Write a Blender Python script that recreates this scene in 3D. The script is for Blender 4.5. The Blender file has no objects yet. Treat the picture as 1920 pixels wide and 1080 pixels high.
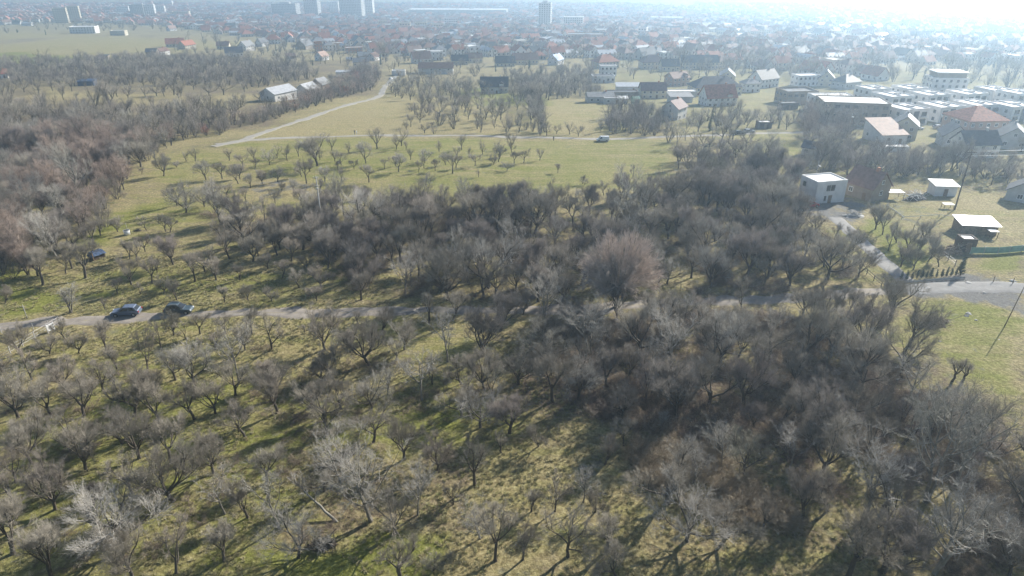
import bpy, bmesh, math, random
import numpy as np
from mathutils import Vector, Matrix
R = math.radians
random.seed(7)
rng = np.random.default_rng(7)
scene = bpy.context.scene
C = scene.collection

# ---------------------------------------------------------------- camera, sky, sun, exposure
CAMZ, PITCH, FPX = 54.0, 26.0, 1280.0          # drone height, degrees below the horizon, focal length in photo pixels
cam_d = bpy.data.cameras.new('camera'); cam = bpy.data.objects.new('camera', cam_d); C.objects.link(cam)
cam_d.sensor_width = 36; cam_d.lens = 36 * FPX / 1920; cam_d.clip_start = 0.5; cam_d.clip_end = 30000
cam.location = (0, 0, CAMZ); cam.rotation_euler = (R(90 - PITCH), 0, 0)
scene.camera = cam
SUN_AZ, SUN_EL = 46.0, 27.0                    # degrees clockwise from the view direction, above the horizon
world = bpy.data.worlds.new('World'); scene.world = world; world.use_nodes = True
wn = world.node_tree; wn.nodes.clear()
sky = wn.nodes.new('ShaderNodeTexSky'); sky.sky_type = 'NISHITA'; sky.sun_disc = False
sky.sun_elevation = R(SUN_EL); sky.sun_rotation = R(SUN_AZ); sky.air_density = 1.0; sky.dust_density = 0.6; sky.ozone_density = 1.2
bgn = wn.nodes.new('ShaderNodeBackground'); bgn.inputs[1].default_value = 0.066
wo = wn.nodes.new('ShaderNodeOutputWorld'); wn.links.new(sky.outputs[0], bgn.inputs[0]); wn.links.new(bgn.outputs[0], wo.inputs[0])
sun_d = bpy.data.lights.new('sun', 'SUN'); sun_d.energy = 5.0; sun_d.angle = R(0.53); sun_d.color = (1.0, 0.94, 0.845)
sun = bpy.data.objects.new('sun', sun_d); C.objects.link(sun)
S = Vector((math.sin(R(SUN_AZ)) * math.cos(R(SUN_EL)), math.cos(R(SUN_AZ)) * math.cos(R(SUN_EL)), math.sin(R(SUN_EL))))
sun.rotation_euler = S.to_track_quat('Z', 'Y').to_euler(); sun.location = S * 300
scene.view_settings.view_transform = 'Standard'; scene.view_settings.look = 'None'
scene.view_settings.exposure = 0.96; scene.view_settings.gamma = 1.0; scene.view_settings.use_curve_mapping = False
cy = scene.cycles
cy.max_bounces = 3; cy.diffuse_bounces = 1; cy.glossy_bounces = 1; cy.transmission_bounces = 2; cy.volume_bounces = 1; cy.transparent_max_bounces = 6
cy.use_denoising = True
HAZE_DENSITY, HAZE_G = 0.0005, 0.62

# ---------------------------------------------------------------- terrain height and pixel -> ground
GY = np.array([-3000, -400, 0, 60, 120, 200, 300, 400, 700, 1000, 1700, 2600, 4500, 9000.])
GZ = -np.array([-5, -2, 0, 0, 0.8, 3.2, 8.5, 15.5, 31, 46, 74, 92, 102, 104.])
def _pchip(x, xs, ys):
    h = np.diff(xs); d = np.diff(ys) / h; m = np.zeros_like(ys); m[0] = d[0]; m[-1] = d[-1]
    for i in range(1, len(xs) - 1):
        if d[i-1] * d[i] > 0:
            w1 = 2*h[i] + h[i-1]; w2 = h[i] + 2*h[i-1]; m[i] = (w1 + w2) / (w1/d[i-1] + w2/d[i])
    x = np.clip(x, xs[0], xs[-1]); i = np.clip(np.searchsorted(xs, x) - 1, 0, len(xs) - 2)
    t = (x - xs[i]) / h[i]; t2 = t*t; t3 = t2*t
    return (2*t3-3*t2+1)*ys[i] + (t3-2*t2+t)*h[i]*m[i] + (-2*t3+3*t2)*ys[i+1] + (t3-t2)*h[i]*m[i+1]
def gz(x, y):
    x = np.asarray(x, float); y = np.asarray(y, float)
    z = _pchip(y, GY, GZ)
    return z + 0.25*np.sin(x*.055 + y*.031) * np.cos(y*.043 - x*.017) + 0.12*np.sin(x*.17 - y*.11) + 0.5*np.sin(x*.012+1)*np.sin(y*.011)
def gzf(x, y): return float(gz(x, y))
cp, sp = math.cos(R(PITCH)), math.sin(R(PITCH))
def P(px, py):
    """Photo pixel (1920 x 1080) -> point on the ground."""
    a = (px - 960) / FPX; b = (540 - py) / FPX
    d = np.array([a, cp + b*sp, -sp + b*cp])
    t = 20.0
    for _ in range(60):
        p = d*t; h = CAMZ + p[2] - gzf(p[0], p[1])
        t += h / max(0.04, -d[2] + 0.02)
        if abs(h) < 1e-3: break
    return Vector((d[0]*t, d[1]*t, gzf(d[0]*t, d[1]*t)))
def PX(x, y, z):
    """World -> photo pixel (arrays)."""
    zz = z - CAMZ; f = y*cp - zz*sp; u = y*sp + zz*cp
    f = np.maximum(f, 1e-3)
    return 960 + FPX*x/f, 540 - FPX*u/f
def SC(p):
    """Photo pixels per metre at a point."""
    return FPX / (p[1]*cp - (p[2]-CAMZ)*sp)

# ---------------------------------------------------------------- materials
MATS = {}
def nmat(name, rough=0.9):
    m = bpy.data.materials.new(name); m.use_nodes = True; MATS[name] = m
    nt = m.node_tree; b = nt.nodes['Principled BSDF']; b.inputs['Roughness'].default_value = rough
    return m, nt, b
def N(nt, t, **kw):
    n = nt.nodes.new(t)
    for k, v in kw.items():
        if k.startswith('i_'): n.inputs[int(k[2:]) if k[2:].isdigit() else k[2:]].default_value = v
        else: setattr(n, k, v)
    return n
def ramp(nt, fac, stops):
    r = nt.nodes.new('ShaderNodeValToRGB'); e = r.color_ramp.elements
    while len(e) < len(stops): e.new(0.5)
    for el, (p, c) in zip(e, stops): el.position = p; el.color = (*c, 1)
    nt.links.new(fac, r.inputs[0]); return r.outputs[0]
def mixc(nt, fac, a, b, blend='MIX'):
    n = nt.nodes.new('ShaderNodeMix'); n.data_type = 'RGBA'; n.blend_type = blend
    for s, v in ((n.inputs[0], fac), (n.inputs[6], a), (n.inputs[7], b)):
        if hasattr(v, 'links'): nt.links.new(v, s)
        else: s.default_value = v if isinstance(v, (int, float)) else (*v, 1)
    return n.outputs[2]
def plain(name, col, rough=0.8, var=0.12, scale=3.0, metallic=0.0, bump=0.0, spec=0.4):
    """A paint, plaster or metal with weathering noise and a small change of tone from object to object."""
    m, nt, b = nmat(name, rough)
    co = N(nt, 'ShaderNodeTexCoord'); nz = N(nt, 'ShaderNodeTexNoise'); nz.inputs['Scale'].default_value = scale; nz.inputs['Detail'].default_value = 5
    nt.links.new(co.outputs['Object'], nz.inputs['Vector'])
    oi = N(nt, 'ShaderNodeObjectInfo')
    c1 = tuple(max(0, c*(1-var*1.6)) for c in col); c2 = tuple(min(1, c*(1+var)) for c in col)
    base = ramp(nt, nz.outputs[0], [(0.3, c1), (0.62, c2)])
    tone = ramp(nt, oi.outputs['Random'], [(0, (1-var,)*3), (1, (1,)*3)])
    nt.links.new(mixc(nt, 1.0, base, tone, 'MULTIPLY'), b.inputs['Base Color'])
    b.inputs['Metallic'].default_value = metallic; b.inputs['Specular IOR Level'].default_value = spec
    if bump:
        bp = N(nt, 'ShaderNodeBump'); bp.inputs['Strength'].default_value = bump; nt.links.new(nz.outputs[0], bp.inputs['Height']); nt.links.new(bp.outputs[0], b.inputs['Normal'])
    return m
def bark(name, stops, rough=0.8):
    """Bark and twigs: tone changes from tree to tree and along the branches."""
    m, nt, b = nmat(name, rough)
    oi = N(nt, 'ShaderNodeObjectInfo'); co = N(nt, 'ShaderNodeTexCoord')
    nz = N(nt, 'ShaderNodeTexNoise'); nz.inputs['Scale'].default_value = 1.7; nz.inputs['Detail'].default_value = 3
    nt.links.new(co.outputs['Object'], nz.inputs['Vector'])
    base = ramp(nt, oi.outputs['Random'], stops)
    v = ramp(nt, nz.outputs[0], [(0.3, (.7, .7, .7)), (0.7, (1.25, 1.25, 1.25))])
    nt.links.new(mixc(nt, 1.0, base, v, 'MULTIPLY'), b.inputs['Base Color'])
    b.inputs['Specular IOR Level'].default_value = 0.35
    return m
bark('bark_dark', [(0, (.06, .05, .038)), (.5, (.085, .07, .055)), (1, (.115, .10, .08))])
bark('bark_pale', [(0, (.17, .155, .13)), (1, (.25, .235, .20))])
bark('twig_grey', [(0, (.29, .26, .212)), (.3, (.35, .32, .267)), (.6, (.28, .25, .205)), (.85, (.33, .287, .243)), (1, (.27, .257, .197))])
bark('twig_purple', [(0, (.25, .22, .197)), (.35, (.275, .235, .212)), (.7, (.22, .20, .178)), (1, (.30, .268, .235))])
bark('twig_pale', [(0, (.36, .34, .30)), (.5, (.43, .405, .365)), (1, (.33, .315, .27))])
bark('twig_rose', [(0, (.66, .555, .48)), (1, (.68, .57, .49))])
bark('twig_mauve', [(0, (.35, .27, .225)), (.5, (.39, .30, .245)), (1, (.31, .25, .21))])
bark('twig_rust', [(0, (.36, .15, .09)), (1, (.42, .17, .12))])
bark('twig_yellow', [(0, (.40, .36, .16)), (1, (.46, .42, .22))])
bark('needle', [(0, (.03, .055, .028)), (1, (.055, .085, .04))])
bark('dry_stalk', [(0, (.36, .28, .19)), (.5, (.44, .36, .25)), (1, (.52, .45, .35))])
bark('bramble', [(0, (.17, .13, .11)), (.5, (.23, .175, .145)), (1, (.30, .245, .20))])
bark('tuft_mix', [(0, (.36, .31, .16)), (.4, (.42, .37, .20)), (.7, (.28, .28, .11)), (1, (.47, .42, .25))])

def mesh_np(name, verts, faces, mats, mat_idx=None, smooth=False):
    """verts (n,3), faces: (m,k) array or list of such arrays."""
    fl = faces if isinstance(faces, list) else [faces]
    me = bpy.data.meshes.new(name)
    verts = np.asarray(verts, np.float32)
    loops = np.concatenate([f.ravel() for f in fl]).astype(np.int32)
    tot = np.concatenate([np.full(len(f), f.shape[1], np.int32) for f in fl])
    start = np.concatenate([[0], np.cumsum(tot)[:-1]]).astype(np.int32)
    me.vertices.add(len(verts)); me.vertices.foreach_set('co', verts.ravel())
    me.loops.add(len(loops)); me.loops.foreach_set('vertex_index', loops)
    me.polygons.add(len(tot)); me.polygons.foreach_set('loop_start', start); me.polygons.foreach_set('loop_total', tot)
    if mat_idx is not None: me.polygons.foreach_set('material_index', np.asarray(mat_idx, np.int32))
    if smooth: me.polygons.foreach_set('use_smooth', np.ones(len(tot), bool))
    for m in (mats if isinstance(mats, (list, tuple)) else [mats]): me.materials.append(MATS[m])
    me.update(calc_edges=True); me.validate()
    return me
def link(name, data, parent=None, loc=None, rotz=None):
    o = bpy.data.objects.new(name, data); C.objects.link(o)
    if parent: o.parent = parent
    if loc is not None: o.location = loc
    if rotz is not None: o.rotation_euler = (0, 0, rotz)
    return o
def tag(o, label=None, cat=None, group=None, kind=None):
    for k, v in (('label', label), ('category', cat), ('group', group), ('kind', kind)):
        if v: o[k] = v
    return o

# ---------------------------------------------------------------- ground sheet
def inpoly(x, y, poly):
    r = np.zeros(x.shape, bool); n = len(poly)
    for i in range(n):
        x1, y1 = poly[i]; x2, y2 = poly[(i+1) % n]
        c = (y1 > y) != (y2 > y)
        r ^= c & (x < (x2-x1)*(y-y1)/((y2-y1) if y2 != y1 else 1e-9) + x1)
    return r
def wpoly(pix): return [tuple(P(a, b)[:2]) for a, b in pix]
def vnoise(x, y, s, seed=0):
    """Smooth value noise in 0..1."""
    x = x/s + seed*17.3; y = y/s + seed*9.1
    xi = np.floor(x).astype(int); yi = np.floor(y).astype(int); fx = x-xi; fy = y-yi
    fx = fx*fx*(3-2*fx); fy = fy*fy*(3-2*fy)
    h = lambda a, b: np.modf(np.abs(np.sin(a*127.1 + b*311.7)*43758.5453))[0]
    return (h(xi, yi)*(1-fx)+h(xi+1, yi)*fx)*(1-fy) + (h(xi, yi+1)*(1-fx)+h(xi+1, yi+1)*fx)*fy

# ground cover zones, drawn as areas on the ground: (outline in photo pixels, green, dry, litter, dirt)
ZONES = [
 ([(1130,110),(1600,130),(1930,140),(1930,370),(1800,350),(1560,345),(1480,330),(1290,250),(1130,200)], .5,.2,.4,.05),
 ([(-60,130),(500,120),(720,110),(720,160),(480,235),(330,262),(0,300),(-60,300)], .35,.35,.55,0),
 ([(60,172),(480,182),(440,205),(300,200),(60,188)], .1,.8,.25,0),
 ([(0,60),(480,80),(330,100),(250,112),(0,118)], .35,.55,.0,.0),
 ([(0,98),(60,100),(180,112),(120,120),(0,118)], .95,.1,0,0),
 ([(0,75),(130,68),(100,74),(0,84)], .1,.1,.5,.3),
 ([(430,275),(640,262),(960,268),(1240,262),(1270,300),(1230,345),(1000,380),(850,392),(700,350),(560,330),(400,300)], .56,.35,0,0),
 ([(250,300),(420,280),(560,330),(700,360),(850,392),(640,395),(420,400),(230,440),(190,440),(255,380)], .45,.6,.05,0),
 ([(190,450),(250,385),(300,380),(260,430),(205,470)], .75,.3,0,0),
 ([(440,262),(720,180),(800,175),(900,200),(1000,250),(620,258)], .22,.85,0,0),
 ([(470,345),(560,335),(575,375),(480,385)], .05,.7,.2,.35),
 ([(1000,195),(1120,190),(1180,240),(1000,250)], .35,.75,0,0),
 ([(870,168),(930,160),(1000,190),(870,182)], .9,.2,0,0),
 ([(880,185),(1010,185),(1010,200),(890,200)], .8,.2,0,0),
 ([(1380,255),(1470,250),(1560,310),(1480,325),(1420,290)], .5,.6,0,0),
 ([(1780,365),(1850,370),(1920,400),(1920,470),(1860,430),(1790,400)], .3,.85,0,0),
 ([(1590,410),(1640,415),(1760,500),(1700,520),(1640,460)], .85,.25,0,0),
 ([(1500,420),(1590,430),(1690,530),(1620,540),(1560,480)], .4,.5,.2,0),
 ([(1800,480),(1920,475),(1920,530),(1860,525)], .85,.3,0,0),
 ([(1640,380),(1760,380),(1760,440),(1660,430)], .4,.4,.2,.2),
 ([(1490,370),(1640,380),(1600,420),(1510,410)], .0,.1,.3,.7),
 ([(1620,620),(1760,590),(1920,585),(1920,760),(1830,740),(1760,690),(1640,660)], .6,.62,0,0),
 ([(1690,555),(1750,545),(1870,545),(1840,585),(1760,592),(1700,580)], .0,.05,.0,1.0),
 ([(1840,560),(1920,550),(1920,590),(1850,600)], .15,.5,0,.7),
 ([(0,540),(150,520),(420,490),(640,500),(640,560),(380,580),(120,600),(0,600)], .5,.6,.05,0),
 ([(400,500),(520,490),(560,530),(420,545)], .25,.85,0,0),
 ([(0,520),(120,560),(160,590),(0,600)], .85,.2,0,0),
 ([(0,640),(500,600),(900,610),(960,640),(900,700),(600,720),(300,740),(0,760)], .42,.68,.08,0),
 ([(0,760),(600,730),(900,700),(1000,760),(960,900),(560,830),(0,900)], .58,.42,.22,0),
 ([(0,870),(560,830),(660,900),(560,1080),(0,1080)], .58,.35,.26,0),
 ([(560,880),(800,850),(900,940),(700,1000),(600,960)], .3,.4,.52,0),
 ([(600,1000),(760,960),(800,1080),(560,1080)], .85,.3,.1,0),
 ([(850,820),(1180,830),(1260,960),(1200,1080),(820,1080),(760,980)], .36,.72,.12,0),
 ([(1120,860),(1180,850),(1200,900),(1150,980),(1120,960)], .1,.9,0,.35),
 ([(1200,820),(1500,820),(1560,1000),(1500,1080),(1240,1080),(1260,900)], .3,.6,.35,0),
 ([(1500,900),(1920,900),(1920,1080),(1480,1080)], .35,.55,.35,0),
 ([(1000,700),(1300,640),(1560,720),(1560,840),(1200,830),(1040,780)], .25,.3,.7,0),
]
def build_ground():
    ys = [-3000, -1500, -700, -300, -120, -40, 0, 12, 20]
    y = 25.0
    while y < 4200: ys.append(y); y += max(0.55, y*0.0062)
    ys += [4600, 5200, 6000, 7000, 9000]
    us = np.concatenate([[-3, -2, -1.5, -1.2], np.linspace(-1.0, 1.0, 430), [1.2, 1.5, 2, 3]])
    Y = np.array(ys)[:, None] * np.ones(len(us)); X = us[None, :] * (np.abs(Y)*0.96 + 30)
    Z = gz(X, Y)
    near = np.clip((260 - Y)/200, 0, 1)
    Z = Z + near*0.09*(vnoise(X, Y, 1.3, 3) - .5) + near*0.16*(vnoise(X, Y, 4.0, 4)-.5)
    n, m = Y.shape
    idx = np.arange(n*m).reshape(n, m)
    f = np.stack([idx[:-1, :-1], idx[:-1, 1:], idx[1:, 1:], idx[1:, :-1]], -1).reshape(-1, 4)
    wx = X + (vnoise(X, Y, 30, 11)-.5)*14 + (vnoise(X, Y, 9, 1)-.5)*8 + (vnoise(X, Y, 2.5, 2)-.5)*2.5; wy = Y + (vnoise(X, Y, 30, 12)-.5)*16 + (vnoise(X, Y, 9, 5)-.5)*9 + (vnoise(X, Y, 2.5, 6)-.5)*2.5
    lay = np.zeros((n, m, 4)); lay[..., 0] = .35; lay[..., 1] = .3; lay[..., 2] = .35
    far = Y > 450
    lay[far] = (.25, .25, .35, .15)
    for poly, *v in ZONES: lay[inpoly(wx, wy, wpoly(poly))] = v
    for _ in range(7):                                            # feather the borders
        lay[1:-1, 1:-1] = (lay[1:-1, 1:-1]*2 + lay[:-2, 1:-1] + lay[2:, 1:-1] + lay[1:-1, :-2] + lay[1:-1, 2:]) / 6
    me = mesh_np('ground', np.stack([X, Y, Z], -1).reshape(-1, 3), f, 'ground', smooth=True)
    a = me.color_attributes.new('cover', 'FLOAT_COLOR', 'POINT'); a.data.foreach_set('color', lay.reshape(-1).astype(np.float32))
    return tag(link('ground', me), kind='structure')
m, nt, b = nmat('ground', 0.95)
co = N(nt, 'ShaderNodeTexCoord'); at = N(nt, 'ShaderNodeAttribute', attribute_name='cover')
sep = N(nt, 'ShaderNodeSeparateColor'); nt.links.new(at.outputs['Color'], sep.inputs[0])
def noise(nt, vec, s, det=6, rough=.6, out=0):
    n = N(nt, 'ShaderNodeTexNoise'); n.inputs['Scale'].default_value = s; n.inputs['Detail'].default_value = det; n.inputs['Roughness'].default_value = rough
    nt.links.new(vec, n.inputs['Vector']); return n.outputs[out]
def math_(nt, op, a, b_=None, clamp=False):
    n = N(nt, 'ShaderNodeMath', operation=op); n.use_clamp = clamp
    for s, v in zip(n.inputs, (a, b_)):
        if v is None: continue
        if hasattr(v, 'links'): nt.links.new(v, s)
        else: s.default_value = v
    return n.outputs[0]
ob = co.outputs['Object']
# stretched coordinates: mown and grazed swathes run across the slope
mp = N(nt, 'ShaderNodeMapping'); mp.inputs['Scale'].default_value = (0.09, 1.0, 1.0); mp.inputs['Rotation'].default_value = (0, 0, R(8)); nt.links.new(ob, mp.inputs['Vector'])
fine = noise(nt, ob, 2.2, 8, .72); mid = noise(nt, ob, .33, 6, .62); big = noise(nt, ob, .055, 4, .55); swath = noise(nt, mp.outputs[0], .5, 5, .6); tiny = noise(nt, ob, 9.0, 4, .7)
dry = ramp(nt, fine, [(.28, (.12, .095, .045)), (.47, (.265, .22, .11)), (.60, (.42, .36, .19)), (.74, (.58, .51, .32))])
grn = ramp(nt, fine, [(.28, (.065, .075, .012)), (.48, (.175, .185, .042)), (.62, (.28, .285, .085)), (.8, (.40, .385, .155))])
lit = ramp(nt, fine, [(.28, (.065, .048, .033)), (.48, (.15, .117, .083)), (.62, (.245, .195, .145)), (.8, (.35, .29, .225))])
drt = ramp(nt, fine, [(.3, (.12, .118, .112)), (.5, (.18, .175, .168)), (.75, (.27, .262, .25))])
def mask(w, nz_, k=2.2):
    """cover weight against noise: patches whose share of the area follows the weight."""
    s = math_(nt, 'SUBTRACT', math_(nt, 'ADD', w, math_(nt, 'MULTIPLY', nz_, 2.3)), 1.65)
    return math_(nt, 'ADD', math_(nt, 'MULTIPLY', s, k), 0.5, True)
n1 = math_(nt, 'ADD', math_(nt, 'ADD', math_(nt, 'MULTIPLY', mid, .3), math_(nt, 'MULTIPLY', swath, .45)), math_(nt, 'MULTIPLY', big, .25))
col = mixc(nt, mask(sep.outputs[0], n1), dry, grn)
n2 = math_(nt, 'ADD', math_(nt, 'MULTIPLY', big, .4), math_(nt, 'MULTIPLY', noise(nt, ob, .8, 6, .65), .6))
col = mixc(nt, mask(sep.outputs[2], n2), col, lit)
col = mixc(nt, mask(at.outputs['Alpha'], mid, 2.2), col, drt)
col = mixc(nt, math_(nt, 'MULTIPLY', math_(nt, 'SUBTRACT', tiny, .35, True), .55), col, (.05, .045, .02))
nt.links.new(col, b.inputs['Base Color']); b.inputs['Specular IOR Level'].default_value = 0.1
bp = N(nt, 'ShaderNodeBump'); bp.inputs['Strength'].default_value = .9; bp.inputs['Distance'].default_value = .22
nt.links.new(math_(nt, 'ADD', fine, math_(nt, 'MULTIPLY', tiny, .4)), bp.inputs['Height']); nt.links.new(bp.outputs[0], b.inputs['Normal'])
build_ground()

# ---------------------------------------------------------------- haze
def build_haze():
    m = bpy.data.materials.new('haze'); m.use_nodes = True; nt = m.node_tree; nt.nodes.clear(); MATS['haze'] = m
    o = nt.nodes.new('ShaderNodeOutputMaterial'); v = nt.nodes.new('ShaderNodeVolumePrincipled')
    v.inputs['Color'].default_value = (.57, .78, 1.0, 1); v.inputs['Density'].default_value = HAZE_DENSITY; v.inputs['Anisotropy'].default_value = HAZE_G
    nt.links.new(v.outputs[0], o.inputs['Volume'])
    x, y0, y1, z0, z1 = 27000., -3200., 9300., -112., CAMZ + 12
    V = [(sx*x, yy, zz) for zz in (z0, z1) for sx, yy in ((-1, y0), (1, y0), (1, y1), (-1, y1))]
    me = mesh_np('haze', V, np.array([(3, 2, 1, 0), (4, 5, 6, 7), (0, 1, 5, 4), (1, 2, 6, 5), (2, 3, 7, 6), (3, 0, 4, 7)]), 'haze')
    h = tag(link('haze', me), 'thin bluish winter haze lying over the valley', 'haze', kind='stuff')
build_haze()
# ---------------------------------------------------------------- bare trees: branching polylines grown level by level, skinned as thin tubes
def norm(v): return v / np.maximum(np.linalg.norm(v, axis=-1, keepdims=True), 1e-9)
def grow(rg, pts, rad, k, t0, t1, ang, asd, L, lsd, npts, up, wig, r0, r1, taper=.45, out=0.0, cen=None):
    """k children on every parent line; returns their points and radii."""
    n, m, _ = pts.shape
    par = np.repeat(np.arange(n), k)
    t = t0 + (t1-t0)*((np.tile(np.arange(k), n) + rg.random(n*k))/k)
    f = t*(m-1); i = np.minimum(f.astype(int), m-2); w = (f-i)[:, None]
    base = pts[par, i]*(1-w) + pts[par, i+1]*w
    tan = norm(pts[par, i+1]-pts[par, i]); rp = rad[par, i]*(1-w[:, 0]) + rad[par, i+1]*w[:, 0]
    q = norm(np.cross(tan, rg.normal(size=tan.shape)))
    a = np.radians(ang + asd*rg.normal(size=len(t)))[:, None]
    d = norm(np.cos(a)*tan + np.sin(a)*q)
    if out:
        c = base - (cen if cen is not None else np.array([0, 0, 2.5])); d = norm(d + out*norm(c))
    le = L*(1-taper*t)*np.exp(lsd*rg.normal(size=len(t)))
    P_ = np.zeros((len(t), npts, 3)); P_[:, 0] = base
    for j in range(1, npts):
        d = norm(d + wig*rg.normal(size=d.shape) + np.array([0, 0, up])); P_[:, j] = P_[:, j-1] + d*(le/(npts-1))[:, None]
    ra = np.minimum(r0, rp*.85)
    Rr = ra[:, None]*np.linspace(1, r1, npts)[None, :]
    return P_, Rr
def tubes(sets):
    """[(pts, rad, sides)] -> vertices, quads"""
    V, F, o = [], [], 0
    for pts, rad, s in sets:
        n, m, _ = pts.shape
        tan = np.zeros_like(pts); tan[:, 1:-1] = pts[:, 2:]-pts[:, :-2]; tan[:, 0] = pts[:, 1]-pts[:, 0]; tan[:, -1] = pts[:, -1]-pts[:, -2]
        tan = norm(tan); ref = np.array([.31, .87, .13]); a = norm(np.cross(tan, ref)); b_ = np.cross(tan, a)
        th = np.arange(s)*2*np.pi/s
        ring = pts[:, :, None] + rad[:, :, None, None]*(a[:, :, None]*np.cos(th)[None, None, :, None] + b_[:, :, None]*np.sin(th)[None, None, :, None])
        idx = o + np.arange(n*m*s).reshape(n, m, s)
        nx = np.roll(idx, -1, axis=2)
        F.append(np.stack([idx[:, :-1], nx[:, :-1], nx[:, 1:], idx[:, 1:]], -1).reshape(-1, 4)); V.append(ring.reshape(-1, 3)); o += n*m*s
    return np.concatenate(V), np.concatenate(F)
def stem(rg, h, r, lean, npts=5, at=(0, 0), flare=1.5):
    z = np.linspace(-.25, h, npts); p = np.zeros((1, npts, 3)); p[0, :, 2] = z; w = np.cumsum(rg.normal(size=(npts, 2))*.05, 0)
    p[0, :, 0] = at[0] + lean[0]*z + w[:, 0]; p[0, :, 1] = at[1] + lean[1]*z + w[:, 1]
    rr = r*np.linspace(1, .8, npts)[None]; rr[0, 0] *= flare
    return p, rr
PROTO = {}
def proto(key, trunk_sets, crown_sets, bark_m, twig_m):
    v, f = tubes(trunk_sets); a = mesh_np('trunk', v, f, bark_m, smooth=True)
    v2, f2 = tubes(crown_sets); b_ = mesh_np('crown', v2, f2, twig_m, smooth=True)
    xy = np.percentile(np.hypot(v2[:, 0]-v2[:, 0].mean(), v2[:, 1]-v2[:, 1].mean()), 92); hh = np.percentile(v2[:, 2], 99.3)
    PROTO.setdefault(key, []).append((a, b_, 2*xy, hh))
def cat(a, b_): return (np.concatenate([a[0], b_[0]]), np.concatenate([a[1], b_[1]]))
def fruit(rg, key, lod=0, bark_m='bark_dark', twig_m='twig_grey', h=1.15, spread=42, limbs=6, k=(6, 6, 7, 4), up=.18, tw=1.0, L=(2.9, 1.7, 1.0, .56, .34), lean=None):
    """Pruned orchard tree: short bole, open vase of limbs, brush of upright shoots."""
    lean = lean or rg.normal(size=2)*.10
    T, Tr = stem(rg, h, .175, lean)
    az = np.arange(limbs)*2*np.pi/limbs + rg.normal(size=limbs)*.35
    tip = T[0, -1]; n = 7
    lp = np.zeros((limbs, n, 3)); lp[:, 0] = tip - np.array([0, 0, 1])*(rg.random((limbs, 1))*.45*h)
    e = np.radians(spread + rg.normal(size=limbs)*12); d = np.stack([np.cos(az)*np.sin(e), np.sin(az)*np.sin(e), np.cos(e)], -1)
    le = L[0]*np.exp(rg.normal(size=limbs)*.18)
    for j in range(1, n):
        d = norm(d + rg.normal(size=d.shape)*.13 + np.array([0, 0, .07])); lp[:, j] = lp[:, j-1] + d*(le/(n-1))[:, None]
    lr = .088*np.linspace(1, .3, n)[None]*np.exp(rg.normal(size=(limbs, 1))*.15)
    kk = k if not lod else (max(3, k[0]-1), max(3, k[1]-2), k[2]-1, 0)
    g = 1.0 if not lod else 2.1
    b1 = grow(rg, lp, lr, kk[0], .34, 1, 38, 12, L[1], .22, 5, up*.8, .13, .032, .35)
    b2 = grow(rg, *b1, kk[1], .28, 1, 40, 14, L[2], .25, 4, up, .15, .019*g**.5*tw, .45)
    b3 = grow(rg, *b2, kk[2], .22, 1, 38, 14, L[3] if not lod else L[3]*1.35, .3, 3, up, .14, .0085*g*tw, .6, out=.12)
    tr = [(T, Tr, 7), (lp, lr, 5), (b1[0], b1[1], 4)]; cr = [(b2[0], b2[1], 3), (b3[0], b3[1], 3)]
    if kk[3]:
        b4 = grow(rg, *b3, kk[3], .1, 1, 34, 14, L[4], .3, 2, up, .1, .005*tw, .55, out=.1); cr.append((b4[0], b4[1], 3))
    proto(key, tr, cr, bark_m, twig_m)
def walnut(rg, key, lod=0, h=9.0, stems=1, bark_m='bark_pale', twig_m='twig_pale', k=(9, 6, 6, 6), wide=1.0, tw=1.0):
    """Taller unpruned tree: a leader (or two) with side limbs and coarse pale twigs."""
    T = None
    for s in range(stems):
        a = rg.random()*6.28; le = (math.cos(a)*.16*(stems > 1), math.sin(a)*.16*(stems > 1))
        t = stem(rg, h*.72, .15, np.array(le) + rg.normal(size=2)*.05, 9); t = (t[0], .16*np.linspace(1, .22, 9)[None]); t[1][0, 0] *= 1.4
        T = t if T is None else cat(T, t)
    g = 1.0 if not lod else 1.9
    kk = k if not lod else (7, 4, 4, 4)
    b1 = grow(rg, *T, kk[0], .3, 1, 52, 11, h*.42*wide, .18, 6, .13, .12, .075, .25, taper=.35)
    b2 = grow(rg, *b1, kk[1], .2, 1, 42, 13, h*.19, .22, 5, .10, .15, .03, .35)
    b3 = grow(rg, *b2, kk[2], .15, 1, 42, 14, h*.095, .25, 4, .08, .16, .0135*g**.5*tw, .5)
    b4 = grow(rg, *b3, kk[3], .1, 1, 40, 15, h*.05, .3, 3, .08, .15, .0075*g*tw, .6)
    proto(key, [(T[0], T[1], 7), (b1[0], b1[1], 5)], [(b2[0], b2[1], 3), (b3[0], b3[1], 3), (b4[0], b4[1], 3)], bark_m, twig_m)
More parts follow.
